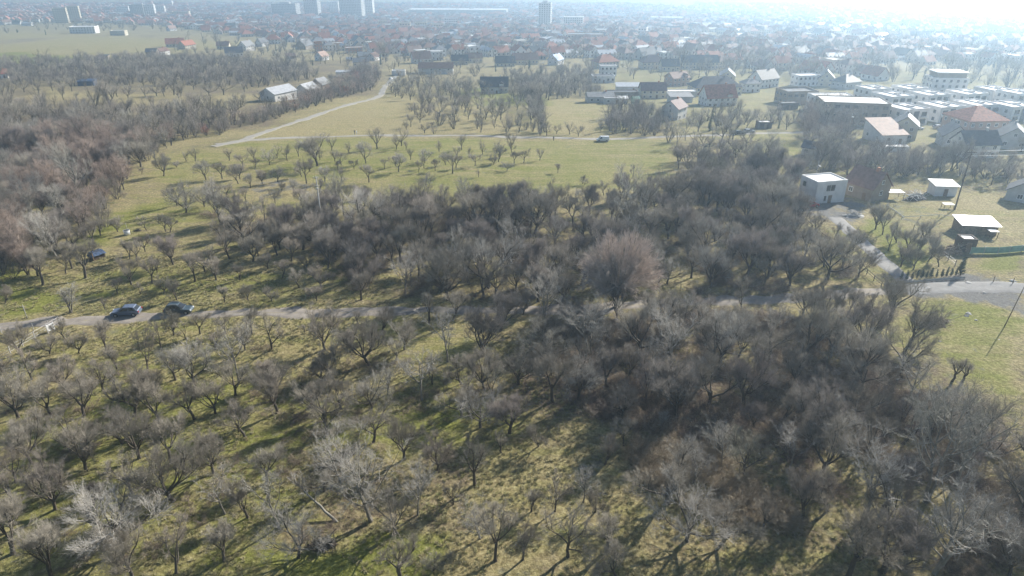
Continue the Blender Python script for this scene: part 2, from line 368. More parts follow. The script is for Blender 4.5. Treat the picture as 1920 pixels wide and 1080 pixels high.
def thorn(rg, key, lod=0, stems=9, h=4.6, bark_m='bark_dark', twig_m='twig_purple', k=(6, 5, 6, 3), tw=1.0, spread=24):
    """Many-stemmed thicket tree with a dense dome of fine twigs."""
    n = 7; az = rg.random(stems)*6.28; e = np.radians(np.abs(rg.normal(size=stems))*spread*.6 + rg.random(stems)*spread*.6)
    d = np.stack([np.cos(az)*np.sin(e), np.sin(az)*np.sin(e), np.cos(e)], -1)
    lp = np.zeros((stems, n, 3)); lp[:, 0] = d*np.array([.5, .5, 0]) + np.array([0, 0, -.2]); le = h*.72*np.exp(rg.normal(size=stems)*.14)
    for j in range(1, n):
        d = norm(d + rg.normal(size=d.shape)*.12 + np.array([0, 0, .03])); lp[:, j] = lp[:, j-1] + d*(le/(n-1))[:, None]
    lr = .062*np.linspace(1, .25, n)[None]*np.exp(rg.normal(size=(stems, 1))*.2)
    kk = k if not lod else (4, 4, 5, 0); g = 1 if not lod else 2.0
    b1 = grow(rg, lp, lr, kk[0], .25, 1, 40, 12, h*.32, .22, 5, .12, .14, .027, .35)
    b2 = grow(rg, *b1, kk[1], .12, 1, 42, 14, h*.17, .25, 4, .1, .16, .0135*g**.5*tw, .45)
    b3 = grow(rg, *b2, kk[2], .1, 1, 42, 15, h*.1*(1.3 if lod else 1), .3, 3, .1, .15, .0075*g*tw, .6)
    cr = [(b1[0], b1[1], 3), (b2[0], b2[1], 3), (b3[0], b3[1], 3)]
    if kk[3]:
        b4 = grow(rg, *b3, kk[3], .1, 1, 40, 14, h*.062, .3, 2, .1, .1, .0055*tw, .6); cr.append((b4[0], b4[1], 3))
    proto(key, [(lp, lr, 5), (b1[0], b1[1], 3)], cr[1:], bark_m, twig_m)
def lime(rg):
    """Old wide tree: limbs reach out to a rounded shell of bristling shoots."""
    T = stem(rg, 3.0, .42, (0, 0), 5); n = 230; m = 8
    u = rg.random(n); az = rg.random(n)*6.283; el = np.arcsin(.02 + .97*u**.9); rr = .82 + .2*rg.random(n)
    tip = np.stack([np.cos(az)*np.cos(el)*7.2*rr, np.sin(az)*np.cos(el)*7.2*rr, 3.6 + np.sin(el)*7.8*rr], -1)
    t = np.linspace(0, 1, m)[None, :, None]; lp = np.array([0, 0, 2.2])*(1-t) + tip[:, None]*t + np.array([0, 0, 1.0])*np.sin(np.pi*t)*(.8-np.sin(el))[:, None, None]
    lp = lp + np.cumsum(rg.normal(size=lp.shape)*.10, 1)*t; lr = (.085*np.exp(rg.normal(size=(n, 1))*.35))*np.linspace(1, .28, m)[None]
    b1 = grow(rg, lp, lr, 16, .45, 1, 34, 12, 2.0, .25, 4, .05, .13, .026, .5, out=.3, cen=np.array([0, 0, 3.5]))
    b2 = grow(rg, *b1, 6, .25, 1, 32, 12, .95, .25, 3, .05, .12, .017, .6, out=.3, cen=np.array([0, 0, 3.5]))
    proto('lime', [(T[0], T[1], 8), (lp[:40], lr[:40]*1.6, 5)], [(lp[40:], lr[40:], 4), (b1[0], b1[1], 3), (b2[0], b2[1], 3)], 'bark_pale', 'twig_rose')
def conifer(rg, key, h=5.0, w=1.5):
    """Narrow evergreen: a stem hidden in upswept sprays."""
    T = stem(rg, h*.96, .09, (0, 0), 6); T = (T[0], .09*np.linspace(1, .15, 6)[None])
    b1 = grow(rg, *T, 90, .06, 1, 62, 8, w*.62, .12, 3, .35, .1, .05, .5, taper=.8)
    b2 = grow(rg, *b1, 12, .2, 1, 40, 16, w*.3, .2, 2, .25, .1, .045, .5)
    proto(key, [(T[0], T[1], 6)], [(b1[0], b1[1], 3), (b2[0], b2[1], 3)], 'bark_dark', 'needle')
rg = np.random.default_rng(11)
for i in range(8): fruit(rg, 'fruit', spread=[31, 37, 28, 42, 34, 30, 46, 26][i], limbs=[6, 7, 4, 6, 8, 5, 5, 3][i], h=[1.5, 1.3, 1.8, 1.4, 1.2, 1.9, 1.6, 2.2][i])
for i in range(4): fruit(rg, 'wispy', twig_m=['twig_pale', 'twig_grey'][i % 2], spread=[36, 28, 42, 33][i], limbs=[5, 4, 6, 5][i], h=[1.6, 2.1, 1.3, 1.8][i], k=(6, 6, 6, 3), up=.10, L=(3.0, 1.9, 1.15, .65, .4))
for i in range(2): fruit(rg, 'young', spread=22, limbs=4, h=1.7, L=(2.3, 1.1, .7, .42, .28), k=(6, 5, 5, 3), lean=(.08*(-1)**i, .05))
for i in range(3): fruit(rg, 'purple', twig_m='twig_purple', spread=[33, 39, 30][i], limbs=7, h=1.35, k=(7, 6, 7, 4))
for i in range(3): walnut(rg, 'walnut', h=[8.5, 9.5, 9.0][i], stems=[1, 2, 1][i], wide=[1.35, 1.25, 1.6][i])
for i in range(3): thorn(rg, 'thorn', stems=[7, 8, 6][i], spread=[24, 30, 20][i], h=5.2)
for i in range(2): thorn(rg, 'mauve', stems=8, h=6.4, spread=20, twig_m='twig_mauve', tw=1.2)
thorn(rg, 'far_mauve', lod=1, h=6.4, spread=20, twig_m='twig_mauve')
thorn(rg, 'rust', stems=10, twig_m='twig_rust', k=(6, 5, 6, 3)); thorn(rg, 'yellow', stems=10, twig_m='twig_yellow', k=(6, 5, 6, 3))
lime(rg)
for i in range(2): walnut(rg, 'birch', h=7.5, stems=3, k=(8, 5, 5, 3), wide=.55)
for i in range(4): fruit(rg, 'far_fruit', lod=1, spread=[31, 37, 28, 40][i], limbs=6, h=1.5)
for i in range(3): thorn(rg, 'far_thorn', lod=1)
for i in range(2): walnut(rg, 'far_tree', lod=1, h=8, wide=1.4, bark_m='bark_dark', twig_m=['twig_grey', 'twig_purple'][i])
thorn(rg, 'far_rust', lod=1, twig_m='twig_rust'); thorn(rg, 'far_yellow', lod=1, twig_m='twig_yellow'); thorn(rg, 'far_pale', lod=1, twig_m='twig_pale')
for i in range(2): conifer(rg, 'conifer', w=[1.7, 1.3][i])

def stuff(name, protos, pts, rot, scl, idx, label, cat):
    """One object whose points carry copies of the given meshes (for what nobody could count one by one)."""
    col = bpy.data.collections.new(name + '_kinds')
    for i, meshes in enumerate(protos):
        o = bpy.data.objects.new(f'{name}_kind_{i:02d}', meshes); col.objects.link(o)
    me = bpy.data.meshes.new(name); n = len(pts); me.vertices.add(n); me.vertices.foreach_set('co', np.asarray(pts, np.float32).ravel())
    a = me.attributes.new('rot', 'FLOAT_VECTOR', 'POINT'); a.data.foreach_set('vector', np.asarray(rot, np.float32).ravel())
    a = me.attributes.new('scl', 'FLOAT_VECTOR', 'POINT'); a.data.foreach_set('vector', np.asarray(scl, np.float32).ravel())
    a = me.attributes.new('pick', 'INT', 'POINT'); a.data.foreach_set('value', np.asarray(idx, np.int32))
    o = link(name, me); md = o.modifiers.new('copies', 'NODES')
    g = bpy.data.node_groups.new(name, 'GeometryNodeTree')
    g.interface.new_socket('Geometry', in_out='INPUT', socket_type='NodeSocketGeometry'); g.interface.new_socket('Geometry', in_out='OUTPUT', socket_type='NodeSocketGeometry')
    gi = g.nodes.new('NodeGroupInput'); go = g.nodes.new('NodeGroupOutput'); ip = g.nodes.new('GeometryNodeInstanceOnPoints'); ci = g.nodes.new('GeometryNodeCollectionInfo')
    ci.inputs['Collection'].default_value = col; ci.inputs['Separate Children'].default_value = True; ci.inputs['Reset Children'].default_value = True
    ip.inputs['Pick Instance'].default_value = True
    def na(nm, ty):
        k = g.nodes.new('GeometryNodeInputNamedAttribute'); k.data_type = ty; k.inputs['Name'].default_value = nm; return k.outputs['Attribute']
    g.links.new(gi.outputs[0], ip.inputs['Points']); g.links.new(ci.outputs[0], ip.inputs['Instance'])
    g.links.new(na('pick', 'INT'), ip.inputs['Instance Index']); g.links.new(na('rot', 'FLOAT_VECTOR'), ip.inputs['Rotation']); g.links.new(na('scl', 'FLOAT_VECTOR'), ip.inputs['Scale'])
    g.links.new(ip.outputs[0], go.inputs[0]); md.node_group = g
    return tag(o, label, cat, kind='stuff')
# where trees stand: base in photo pixels, crown width in photo pixels, kind
TREES = """41,662,38 92,666,38 122,635,30 147,662,34 200,662,44 220,692,38 277,691,50 304,659,40 325,629,36 352,640,34 375,626,36 405,656,36 424,626,32 460,656,42 472,627,36
32,784,66 97,781,60 159,781,66 192,732,52 252,780,70 365,726,60 366,786,62 405,775,50 10,569,34 220,552,26 264,552,24 307,550,26 332,562,34 421,567,28 465,566,26 60,712,52 125,728,50 330,712,48 290,742,46 442,742,56 500,720,44
510,656,66 610,657,56 662,656,36 716,622,46 760,656,42 850,601,46 509,564,28 594,564,28 677,562,44 521,774,72 582,766,48 639,767,52 697,766,46 865,720,50 924,759,62 865,780,54 905,668,72p 940,620,60p
971,722,56 1035,752,72 1085,751,62 1177,712,60 1135,722,56p 1330,765,84 1395,765,80p 980,590,44 1157,597,50p 1312,612,50 1390,582,54 1272,592,34
1544,600,56 1590,590,42 1506,590,48 1665,599,64 1577,626,42 1615,662,76p 1705,650,66
104,955,78 162,882,76 327,940,92 222,1036,110 25,1037,110 465,970,62 97,1085,96 742,1000,66 930,1051,82 812,1070,54 607,922,52 615,815,54 320,868,66 60,868,70
996,958,40 1040,958,46 1115,960,42 1009,837,42 1135,871,52 1064,1044,66 980,1050,52 1140,1031,66 1250,945,92 1287,1015,84 1362,1005,86 1430,996,58 1157,1082,64 1395,892,70 1506,972,72 1660,950,80p 1775,1035,78 1852,1030,74 1170,837,46
81,535,56 160,522,56 175,457,36 190,442,30 246,535,42 286,532,40 324,496,52p 366,528,40 384,510,42 406,525,40 450,524,30 474,490,44 427,467,36 220,435,26 275,432,26 310,434,30 319,436,28 349,399,46 332,385,36 384,387,34 426,366,26 402,392,30 307,330,36 266,327,13 332,314,14 350,302,18 366,302,24 386,337,36 417,335,28
485,480,40 520,479,44 546,490,40 576,504,26 616,502,52p 530,521,36 561,539,34 600,539,46 502,505,26 881,532,72 670,520,56p
539,301,24 686,306,30 581,322,24 609,342,26 664,317,19 721,317,17 741,311,20 797,305,22 816,320,22 835,309,22 855,315,23 891,311,22 925,309,20 951,320,18 692,342,32 665,370,22 687,372,24 585,387,30 611,380,26 734,367,22 826,374,24 521,341,28 492,345,24 516,381,24 527,360,18 551,362,20 565,380,24 622,282,22 655,287,22 744,280,22 761,280,16 866,281,22
1046,324,17 1169,339,17 1187,335,23 1096,347,14 1132,366,26 1175,367,22 981,371,30p 1040,390,32 1110,365,20 1082,380,22 1240,357,22 1222,357,26p 964,306,22 982,305,20 1012,301,18 1336,310,26 1361,319,22 1385,327,28
430,301,22 455,312,24 478,318,22 505,309,20 520,296,20 560,293,22 600,300,22 640,310,20 566,331,24 640,340,22 450,335,26 470,352,24 600,362,26 770,300,18 785,322,18 905,290,20 930,288,22 960,286,20 880,296,20
60,322,40 215,1000,70 250,925,64 400,890,64 460,820,62 30,905,56 140,830,64 230,830,58 300,800,60 560,1045,70 420,1050,78 330,1075,80 500,905,60 700,830,56 760,860,60 820,880,52
1700,470,34 1680,455,34 1720,480,34 1740,490,34 1655,440,34 1665,470,36 1690,500,34 1712,505,30 1760,500,34 1640,430,36 1748,470,28 1730,455,30
1600,470,40 1560,470,46 1580,500,44 1530,450,44 1545,500,46 1510,480,46 1470,470,48 1480,520,50 1610,520,44 1450,440,46"""
YOUNG = """197,580,16 571,625,16 671,607,16 804,605,30 891,909,50 882,851,30 940,850,28 1631,571,22 1785,715,40 1804,716,40 26,952,46 897,332,10 1010,500,20 1092,345,10"""
WALNUTS = """524,989,104 695,978,132 784,965,72 422,962,90 1109,675,98 1257,712,112 1225,715,70 792,752,92 727,740,56 1020,600,72 1094,942,56 1627,960,130 1735,940,176 1270,885,60 1352,880,76 107,484,62 630,387,46 801,362,26 1480,880,70 640,905,90 1700,760,90 900,1010,60 1560,860,90 1300,905,52 970,480,60 1040,470,56 1360,500,60 860,500,56"""
BIRCH = """1345,850,40 1300,880,44 1240,800,28 133,587,44 818,600,22 610,480,40 60,420,40 230,330,44"""
# ---------------------------------------------------------------- roads and tracks
def ribbon(name, pix, width, mat, lift=.05, edge=.25, step=1.0):
    """A road sheet draped over the ground along a line given in photo pixels."""
    w = np.array([P(a, b)[:2] for a, b in pix]); d = np.r_[0, np.cumsum(np.hypot(*np.diff(w, axis=0).T))]
    n = max(8, int(d[-1]/step)); t = np.linspace(0, d[-1], n)
    x = _pchip(t, d, w[:, 0].copy()); y = _pchip(t, d, w[:, 1].copy())
    tx, ty = np.gradient(x), np.gradient(y); l = np.hypot(tx, ty); nx, ny = -ty/l, tx/l
    cols = np.linspace(-1, 1, 9); wd = width/2*(1 + edge*.5*(vnoise(t, t*0, 6, 2)-.5))
    jl = edge*(vnoise(t, t*0, 2.2, 5)-.5); jr = edge*(vnoise(t, t*0, 2.2, 8)-.5)
    off = wd[:, None]*cols[None] + np.where(cols < 0, -cols, 0)[None]*jl[:, None]*2 + np.where(cols > 0, cols, 0)[None]*jr[:, None]*2
    X = x[:, None] + nx[:, None]*off; Y = y[:, None] + ny[:, None]*off
    near = np.clip((260 - Y)/200, 0, 1)
    Z = gz(X, Y) + near*0.09*(vnoise(X, Y, 1.3, 3) - .5)*.5 + near*0.16*(vnoise(X, Y, 4.0, 4)-.5) + lift + .03*(1-cols[None]**2) + Y*0.0001 - .1*(np.abs(cols)[None] > .99)
    m = len(cols); idx = np.arange(n*m).reshape(n, m)
    f = np.stack([idx[:-1, :-1], idx[:-1, 1:], idx[1:, 1:], idx[1:, :-1]], -1).reshape(-1, 4)[:, ::-1]
    me = mesh_np(name, np.stack([X, Y, Z], -1).reshape(-1, 3), f, mat, smooth=True)
    uv = me.attributes.new('across', 'FLOAT', 'POINT'); uv.data.foreach_set('value', np.tile(cols, n).astype(np.float32))
    return tag(link(name, me), kind='structure'), np.stack([x, y], -1)
def road_mat(name, a, b_, worn, ruts=True):
    m, nt, b = nmat(name, .92); co = N(nt, 'ShaderNodeTexCoord'); at = N(nt, 'ShaderNodeAttribute', attribute_name='across')
    n1 = noise(nt, co.outputs['Object'], .6, 7, .65); n2 = noise(nt, co.outputs['Object'], 5, 5, .7)
    c = ramp(nt, n1, [(.3, a), (.65, b_)])
    c = mixc(nt, math_(nt, 'MULTIPLY', math_(nt, 'SUBTRACT', n2, .42, True), .9), c, tuple(v*.45 for v in a))
    if ruts:                                                       # verge grass creeps in at the edges and along the middle
        e = math_(nt, 'ABSOLUTE', at.outputs['Fac'])
        m1 = math_(nt, 'MULTIPLY', math_(nt, 'SUBTRACT', math_(nt, 'ADD', e, math_(nt, 'MULTIPLY', n1, .55)), 1.02, True), 4, True)
        c = mixc(nt, m1, c, worn)
        m2 = math_(nt, 'MULTIPLY', math_(nt, 'SUBTRACT', math_(nt, 'SUBTRACT', n1, e), .38, True), 4, True)
        c = mixc(nt, math_(nt, 'MULTIPLY', m2, .7), c, worn)
    nt.links.new(c, b.inputs['Base Color'])
    bp = N(nt, 'ShaderNodeBump'); bp.inputs['Strength'].default_value = .5; bp.inputs['Distance'].default_value = .1; nt.links.new(n2, bp.inputs['Height']); nt.links.new(bp.outputs[0], b.inputs['Normal'])
road_mat('dirt_road', (.20, .175, .15), (.34, .30, .255), (.26, .22, .12))
road_mat('gravel_track', (.24, .225, .20), (.36, .335, .30), (.33, .29, .17))
road_mat('concrete_drive', (.22, .215, .205), (.30, .29, .28), (.3, .3, .27), ruts=False)
road_mat('asphalt_pale', (.19, .185, .18), (.27, .265, .255), (.3, .3, .27), ruts=False)
_, ROAD = ribbon('dirt_road', [(-160,618),(-60,614),(0,611),(60,606),(150,602),(240,597),(300,592),(400,588),(500,587),(600,587),(700,585),(830,580),(960,580),(1080,581),(1200,572),(1300,566),(1420,563),(1520,557),(1640,547),(1715,543)], 3.5, 'dirt_road', edge=1.1)
ribbon('road', [(1690,543),(1760,539),(1870,538),(1920,540),(2100,548)], 4.6, 'asphalt_pale', lift=.09)
_, TRACK = ribbon('upper_track', [(405,271),(480,262),(560,258),(700,254),(860,254),(1000,258),(1130,261),(1240,257),(1330,254),(1400,251),(1480,249),(1570,243)], 3.5, 'gravel_track', edge=.8, step=2)
_, LANE = ribbon('diagonal_track', [(400,275),(450,264),(520,240),(600,214),(660,195),(712,180),(720,166),(735,150),(748,138)], 3.6, 'gravel_track', lift=.1, edge=1.0, step=2)
_, DRIVE = ribbon('driveway', [(1700,528),(1640,476),(1592,432),(1566,408)], 3.5, 'concrete_drive', lift=.07)
ROADS = [(ROAD, 2.6), (TRACK, 3), (LANE, 4), (DRIVE, 3)]
def offroad(x, y):
    return all(np.hypot(r[:, 0]-x, r[:, 1]-y).min() > w for r, w in ROADS)

# ---------------------------------------------------------------- trees: who stands where
ALL = []                                                           # (x, y, proto key, crown width m, name kind, zone, px, py)
def add(px, py, wpx, key, zone=None):
    p = P(px, py); ALL.append([p.x, p.y, key, wpx/SC(p), zone, px, py])
for tok in TREES.split():
    a = [float(q) for q in tok.rstrip('p').split(',')]; a[2] *= .97 if a[1] < 400 else 1.2 if a[1] > 590 else 1.08; add(*a, 'purple' if tok.endswith('p') else ('wispy' if (a[1] > 690 and len(ALL) % 4 == 0) or (a[1] < 400 and len(ALL) % 2) else 'fruit'))
for tok in YOUNG.split(): add(*map(float, tok.split(',')), 'young')
for tok in WALNUTS.split(): add(*map(float, tok.split(',')), 'walnut')
for tok in BIRCH.split(): add(*map(float, tok.split(',')), 'birch')
add(1157, 575, 160, 'lime')
FIX = np.array([[a[0], a[1], a[3]] for a in ALL])
KEEP_OUT = []                                                      # house plots, filled below: (x, y, r)
for hx, hy, hr in [(1540,380,60),(1620,370,60),(1763,375,40),(1825,440,60),(1806,480,30),(1870,480,60),(1705,365,30),(1264,225,22),(927,180,38),(925,190,34),(524,200,36),(580,180,30),(183,480,18),(238,440,16),(1522,285,24),(1660,275,50),(1810,292,46),(1430,232,14),(1700,385,40),(237,585,30),(338,582,32),(1745,425,40),(1650,400,40),(1140,262,16), (1560,410,40),(1800,560,110),(60,615,60)]:
    p = P(hx, hy); KEEP_OUT.append((p.x, p.y, hr/SC(p)))
KO = np.array(KEEP_OUT)
def scatter(pix, sp, kinds, size, zone, jit=.42, dens=1.0, clump=0):
    """Trees at about sp metres over an area; kinds = {key: weight}, size = (mean, spread) crown width in metres."""
    w = np.array(wpoly(pix)); x0, y0 = w.min(0); x1, y1 = w.max(0)
    gx, gy = np.meshgrid(np.arange(x0, x1, sp), np.arange(y0, y1, sp)); gx[1::2] += sp/2
    gx = (gx + rng.normal(size=gx.shape)*sp*jit*.5).ravel(); gy = (gy + rng.normal(size=gy.shape)*sp*jit*.5).ravel()
    k = inpoly(gx, gy, [tuple(q) for q in w]) & (rng.random(len(gx)) < dens)
    if clump: k &= vnoise(gx, gy, clump, 3) > .42
    keys = list(kinds); pr = np.array(list(kinds.values()), float); pr /= pr.sum()
    for x, y in zip(gx[k], gy[k]):
        if (np.hypot(FIX[:, 0]-x, FIX[:, 1]-y) < np.where(FIX[:, 2] > 12, .5, .30)*FIX[:, 2] + sp*.33).any() or (np.hypot(KO[:, 0]-x, KO[:, 1]-y) < KO[:, 2]).any() or not offroad(x, y): continue
        qx, qy = PX(x, y, gzf(x, y))
        if 1230 < qx < 1720 and qy > 540 and np.min(np.hypot(ROAD[:, 0]-x, ROAD[:, 1]-y)) < 9.5: continue
        key = keys[rng.choice(len(keys), p=pr)]
        px, py = PX(x, y, gzf(x, y)); ALL.append([x, y, key, size[0]*math.exp(rng.normal()*size[1]), zone, float(px), float(py)])
MIDWOOD = [(380,400),(470,415),(640,402),(800,388),(980,402),(1100,392),(1260,378),(1300,335),(1440,318),(1500,340),(1490,390),(1560,450),(1620,530),(1480,552),(1300,562),(1180,568),(1100,592),(860,566),(660,545),(620,500),(560,470),(430,465)]
scatter(MIDWOOD, 5.0, {'purple': 3.5, 'thorn': 1.8, 'fruit': 3.5, 'wispy': 1.6, 'walnut': .5}, (5.8, .2), 'midwood')
RIGHTWOOD = [(1000,610),(1300,585),(1500,600),(1620,652),(1755,735),(1820,800),(1930,870),(1960,1090),(1590,1090),(1540,930),(1470,850),(1300,830),(1190,805),(1090,770),(1000,690)]
scatter(RIGHTWOOD, 4.9, {'purple': 2.6, 'thorn': 1.2, 'fruit': 3.2, 'wispy': 2, 'walnut': .8}, (5.5, .2), 'rightwood')
scatter([(0,690),(500,690),(900,650),(1000,700),(1060,770),(980,830),(700,800),(560,840),(480,1100),(-30,1100)], 4.9, {'fruit': 4.5, 'purple': 2, 'wispy': 2.5, 'walnut': .4}, (4.7, .26), 'lower', dens=.85)
scatter([(560,840),(760,800),(1000,820),(1150,880),(1100,960),(900,1100),(480,1100)], 6.5, {'fruit': 3, 'young': 2, 'wispy': 3, 'walnut': .7}, (3.9, .25), 'lower', dens=.85)
scatter([(1180,830),(1480,850),(1560,960),(1600,1090),(1230,1090)], 7, {'fruit': 4, 'purple': 1, 'wispy': 3, 'walnut': .7, 'thorn': .5}, (4.2, .25), 'lower', dens=.4)
scatter([(0,470),(160,470),(420,460),(560,480),(640,540),(380,560),(120,560),(0,570)], 6.3, {'fruit': 5, 'purple': 2}, (4.6, .2), 'slope', dens=.6)
scatter([(0,560),(80,540),(200,520),(0,500)], 4.6, {'fruit': 4, 'purple': 3, 'thorn': 2}, (4.8, .2), 'slope')
LEFTWOOD = [(-40,290),(120,262),(250,258),(330,272),(290,300),(245,325),(240,370),(205,420),(185,455),(120,500),(-40,540)]
scatter(LEFTWOOD, 4.6, {'mauve': 5, 'thorn': 2, 'purple': 1, 'fruit': 1.5, 'walnut': .6, 'birch': .7, 'rust': .18}, (6.0, .22), 'leftwood')
scatter([(-40,195),(200,205),(420,215),(470,225),(330,262),(120,268),(-40,300)], 5.6, {'fruit': 4, 'thorn': 2, 'walnut': 1}, (5.8, .22), 'farleft', dens=.82)
scatter([(-40,160),(480,165),(500,190),(420,212),(200,192),(-40,185)], 8.5, {'fruit': 5}, (5.6, .15), 'farleft', dens=.26)
scatter([(-40,120),(250,112),(330,108),(480,118),(560,125),(600,150),(480,165),(-40,160)], 6.6, {'fruit': 3, 'thorn': 4, 'walnut': 1}, (6.0, .22), 'farleft', dens=.85)
# hedge along the diagonal track
scatter([(255,300),(320,268),(400,258),(520,222),(700,168),(716,150),(690,120),(640,150),(560,190),(480,220),(420,235),(330,258),(240,285)], 4.4, {'thorn': 4, 'mauve': 2, 'fruit': 1.5, 'rust': .35}, (5.0, .2), 'hedge')
scatter([(440,300),(560,275),(700,270),(1010,270),(1020,300),(860,325),(700,335),(640,395),(420,395),(330,360)], 9, {'fruit': 3, 'wispy': 3, 'thorn': .4}, (3.9, .28), 'meadow', dens=.7)
scatter([(750,395),(800,370),(980,385),(1100,375),(1250,360),(1260,330),(1290,320),(1280,380),(1000,405)], 4.4, {'fruit': 3, 'thorn': 4, 'purple': 2}, (3.8, .2), 'meadow', dens=.7)
scatter([(745,205),(860,185),(1000,185),(1010,230),(1060,255),(800,252),(740,240)], 7.5, {'fruit': 4, 'thorn': 2}, (4.8, .2), 'farmid', dens=.75)
scatter([(735,150),(800,148),(860,160),(1010,160),(1000,192),(860,196),(770,190),(725,180)], 7.0, {'fruit': 5, 'thorn': 2}, (5.4, .2), 'farmid', dens=.85)
scatter([(940,150),(1110,140),(1130,180),(1000,190)], 6, {'thorn': 4, 'fruit': 2, 'walnut': 2}, (6.2, .2), 'farmid')
scatter([(985,180),(1015,180),(1025,255),(1000,255)], 4.6, {'thorn': 4, 'walnut': 2}, (5, .2), 'farmid')
scatter([(1150,205),(1240,215),(1270,245),(1240,258),(1180,255),(1120,250)], 4.6, {'thorn': 5, 'walnut': 1}, (5.5, .2), 'farmid')
scatter([(1030,240),(1160,243),(1160,257),(1030,257)], 6, {'fruit': 4, 'thorn': 2}, (4.2, .2), 'farmid', dens=.6)
scatter([(1250,262),(1370,258),(1440,300),(1500,330),(1480,345),(1290,345),(1260,310)], 6, {'fruit': 4, 'thorn': 2, 'walnut': 1}, (5.5, .2), 'rightmid', dens=.75)
scatter([(1290,225),(1380,215),(1520,230),(1560,245),(1480,246),(1400,246),(1290,250)], 6, {'fruit': 3, 'thorn': 3, 'far_conifer': .4}, (5.5, .2), 'rightmid', dens=.8)
scatter([(1560,280),(1620,290),(1800,310),(1930,330),(1930,355),(1800,340),(1700,335),(1560,330),(1480,325),(1530,300)], 4.4, {'thorn': 5, 'walnut': .6, 'pale': 1.2, 'fruit': 1}, (6.0, .2), 'rightmid')
scatter([(1510,205),(1590,200),(1600,250),(1570,282),(1510,275)], 4.5, {'thorn': 4, 'mauve': 3}, (6, .2), 'rightmid')
scatter([(1820,235),(1930,240),(1930,300),(1860,300)], 7, {'thorn': 3, 'fruit': 2, 'far_conifer': 1}, (5, .2), 'rightmid', dens=.7)
# trees among the far houses
TOWNTREE = [(-60,30),(700,12),(1980,12),(1980,200),(1900,180),(1600,150),(1300,150),(1150,150),(900,150),(760,140),(600,125),(480,115),(340,104),(250,72),(0,62),(-60,60)]
scatter(TOWNTREE, 21, {'thorn': 4, 'fruit': 2, 'walnut': 4, 'far_conifer': .5, 'yellow': .25}, (7.5, .25), 'town', dens=.42, clump=140)
scatter([(480,118),(700,135),(900,150),(1300,150),(1300,100),(900,95),(500,80)], 13, {'thorn': 4, 'fruit': 2, 'walnut': 3, 'far_conifer': .5, 'yellow': .25}, (6, .25), 'town', dens=.45)
scatter([(1280,150),(1600,150),(1930,180),(1930,90),(1300,80)], 13, {'thorn': 4, 'fruit': 2, 'walnut': 3, 'far_conifer': .5}, (8, .25), 'town', dens=.85)

KIND = {'fruit': 'fruit_tree', 'wispy': 'fruit_tree', 'purple': 'fruit_tree', 'young': 'fruit_tree', 'walnut': 'walnut_tree', 'birch': 'walnut_tree', 'lime': 'lime_tree', 'thorn': 'thicket_tree', 'mauve': 'thicket_tree', 'rust': 'thicket_tree', 'yellow': 'thicket_tree', 'pale': 'thicket_tree', 'far_conifer': 'conifer'}
FAR = {'fruit': 'far_fruit', 'wispy': 'far_fruit', 'purple': 'far_fruit', 'young': 'far_fruit', 'walnut': 'far_tree', 'birch': 'far_tree', 'thorn': 'far_thorn', 'mauve': 'far_mauve', 'rust': 'far_rust', 'yellow': 'far_yellow', 'pale': 'far_pale', 'far_conifer': 'conifer'}
NAT = {k: np.mean([q[2] for q in v]) for k, v in PROTO.items()}
def depth(t): return t[1]*cp + (CAMZ - gzf(t[0], t[1]))*sp
for t in ALL: t.append(t[3]/depth(t))                              # apparent size
ORD = lambda n: {1: 'first', 2: 'second', 3: 'third', 4: 'fourth', 5: 'fifth', 6: 'sixth', 7: 'seventh', 8: 'eighth', 9: 'ninth', 10: 'tenth', 11: 'eleventh', 12: 'twelfth'}.get(n, f'{n}{"st" if n % 10 == 1 and n != 11 else "nd" if n % 10 == 2 and n != 12 else "rd" if n % 10 == 3 and n != 13 else "th"}')
ROWS = [(540, 612, 0, 900, 'the row just above the dirt road'), (612, 646, 0, 1000, 'first row below the dirt road'), (646, 700, 0, 1000, 'second row below the dirt road'), (700, 755, 0, 1000, 'third row below the dirt road'),
        (755, 800, 0, 1060, 'fourth row below the dirt road'), (800, 862, 0, 1180, 'fifth row below the dirt road'), (862, 925, 0, 1300, 'sixth row below the dirt road'), (925, 985, 0, 1480, 'third row up from the bottom edge'),
        (985, 1045, 0, 1500, 'second row up from the bottom edge'), (1045, 1200, 0, 1600, 'the bottom row'),
        (500, 540, 0, 640, 'third row above the two parked cars'), (465, 500, 0, 640, 'fourth row above the two parked cars'), (425, 465, 150, 460, 'the row beside the white tank'),
        (385, 425, 250, 700, 'the row at the wood edge'), (350, 392, 250, 1300, 'the lowest meadow row'), (325, 350, 250, 1300, 'second meadow row above the wood'), (305, 325, 250, 1300, 'third meadow row above the wood'), (268, 305, 300, 1300, 'the meadow row nearest the upper track'),
        (420, 545, 1590, 1800, 'the plot right of the driveway'), (420, 545, 1440, 1625, 'the plot left of the driveway'), (560, 720, 1480, 1830, 'the grass below the gravel yard')]
def row_of(t):
    if t[4] in ('midwood', 'rightwood', 'leftwood', 'farleft', 'hedge', 'farmid', 'town', 'rightmid'): return None
    for i, (a, b_, x0, x1, _) in enumerate(ROWS):
        if a <= t[6] < b_ and x0 <= t[5] < x1: return i
    return None
WOODS = {'midwood': 'the wide wood in the middle above the dirt road', 'rightwood': 'the dense wood below the road on the right', 'leftwood': 'the wood at the left edge', 'farleft': 'the far orchards at upper left', 'hedge': 'the hedge along the diagonal track', 'farmid': 'the far field beyond the upper track',
         'rightmid': 'the scrub around the houses on the right', 'town': 'the gardens of the far town', 'lower': 'the orchard at the bottom right', 'slope': 'the slope above the parked cars', 'meadow': 'the edge of the green meadow'}
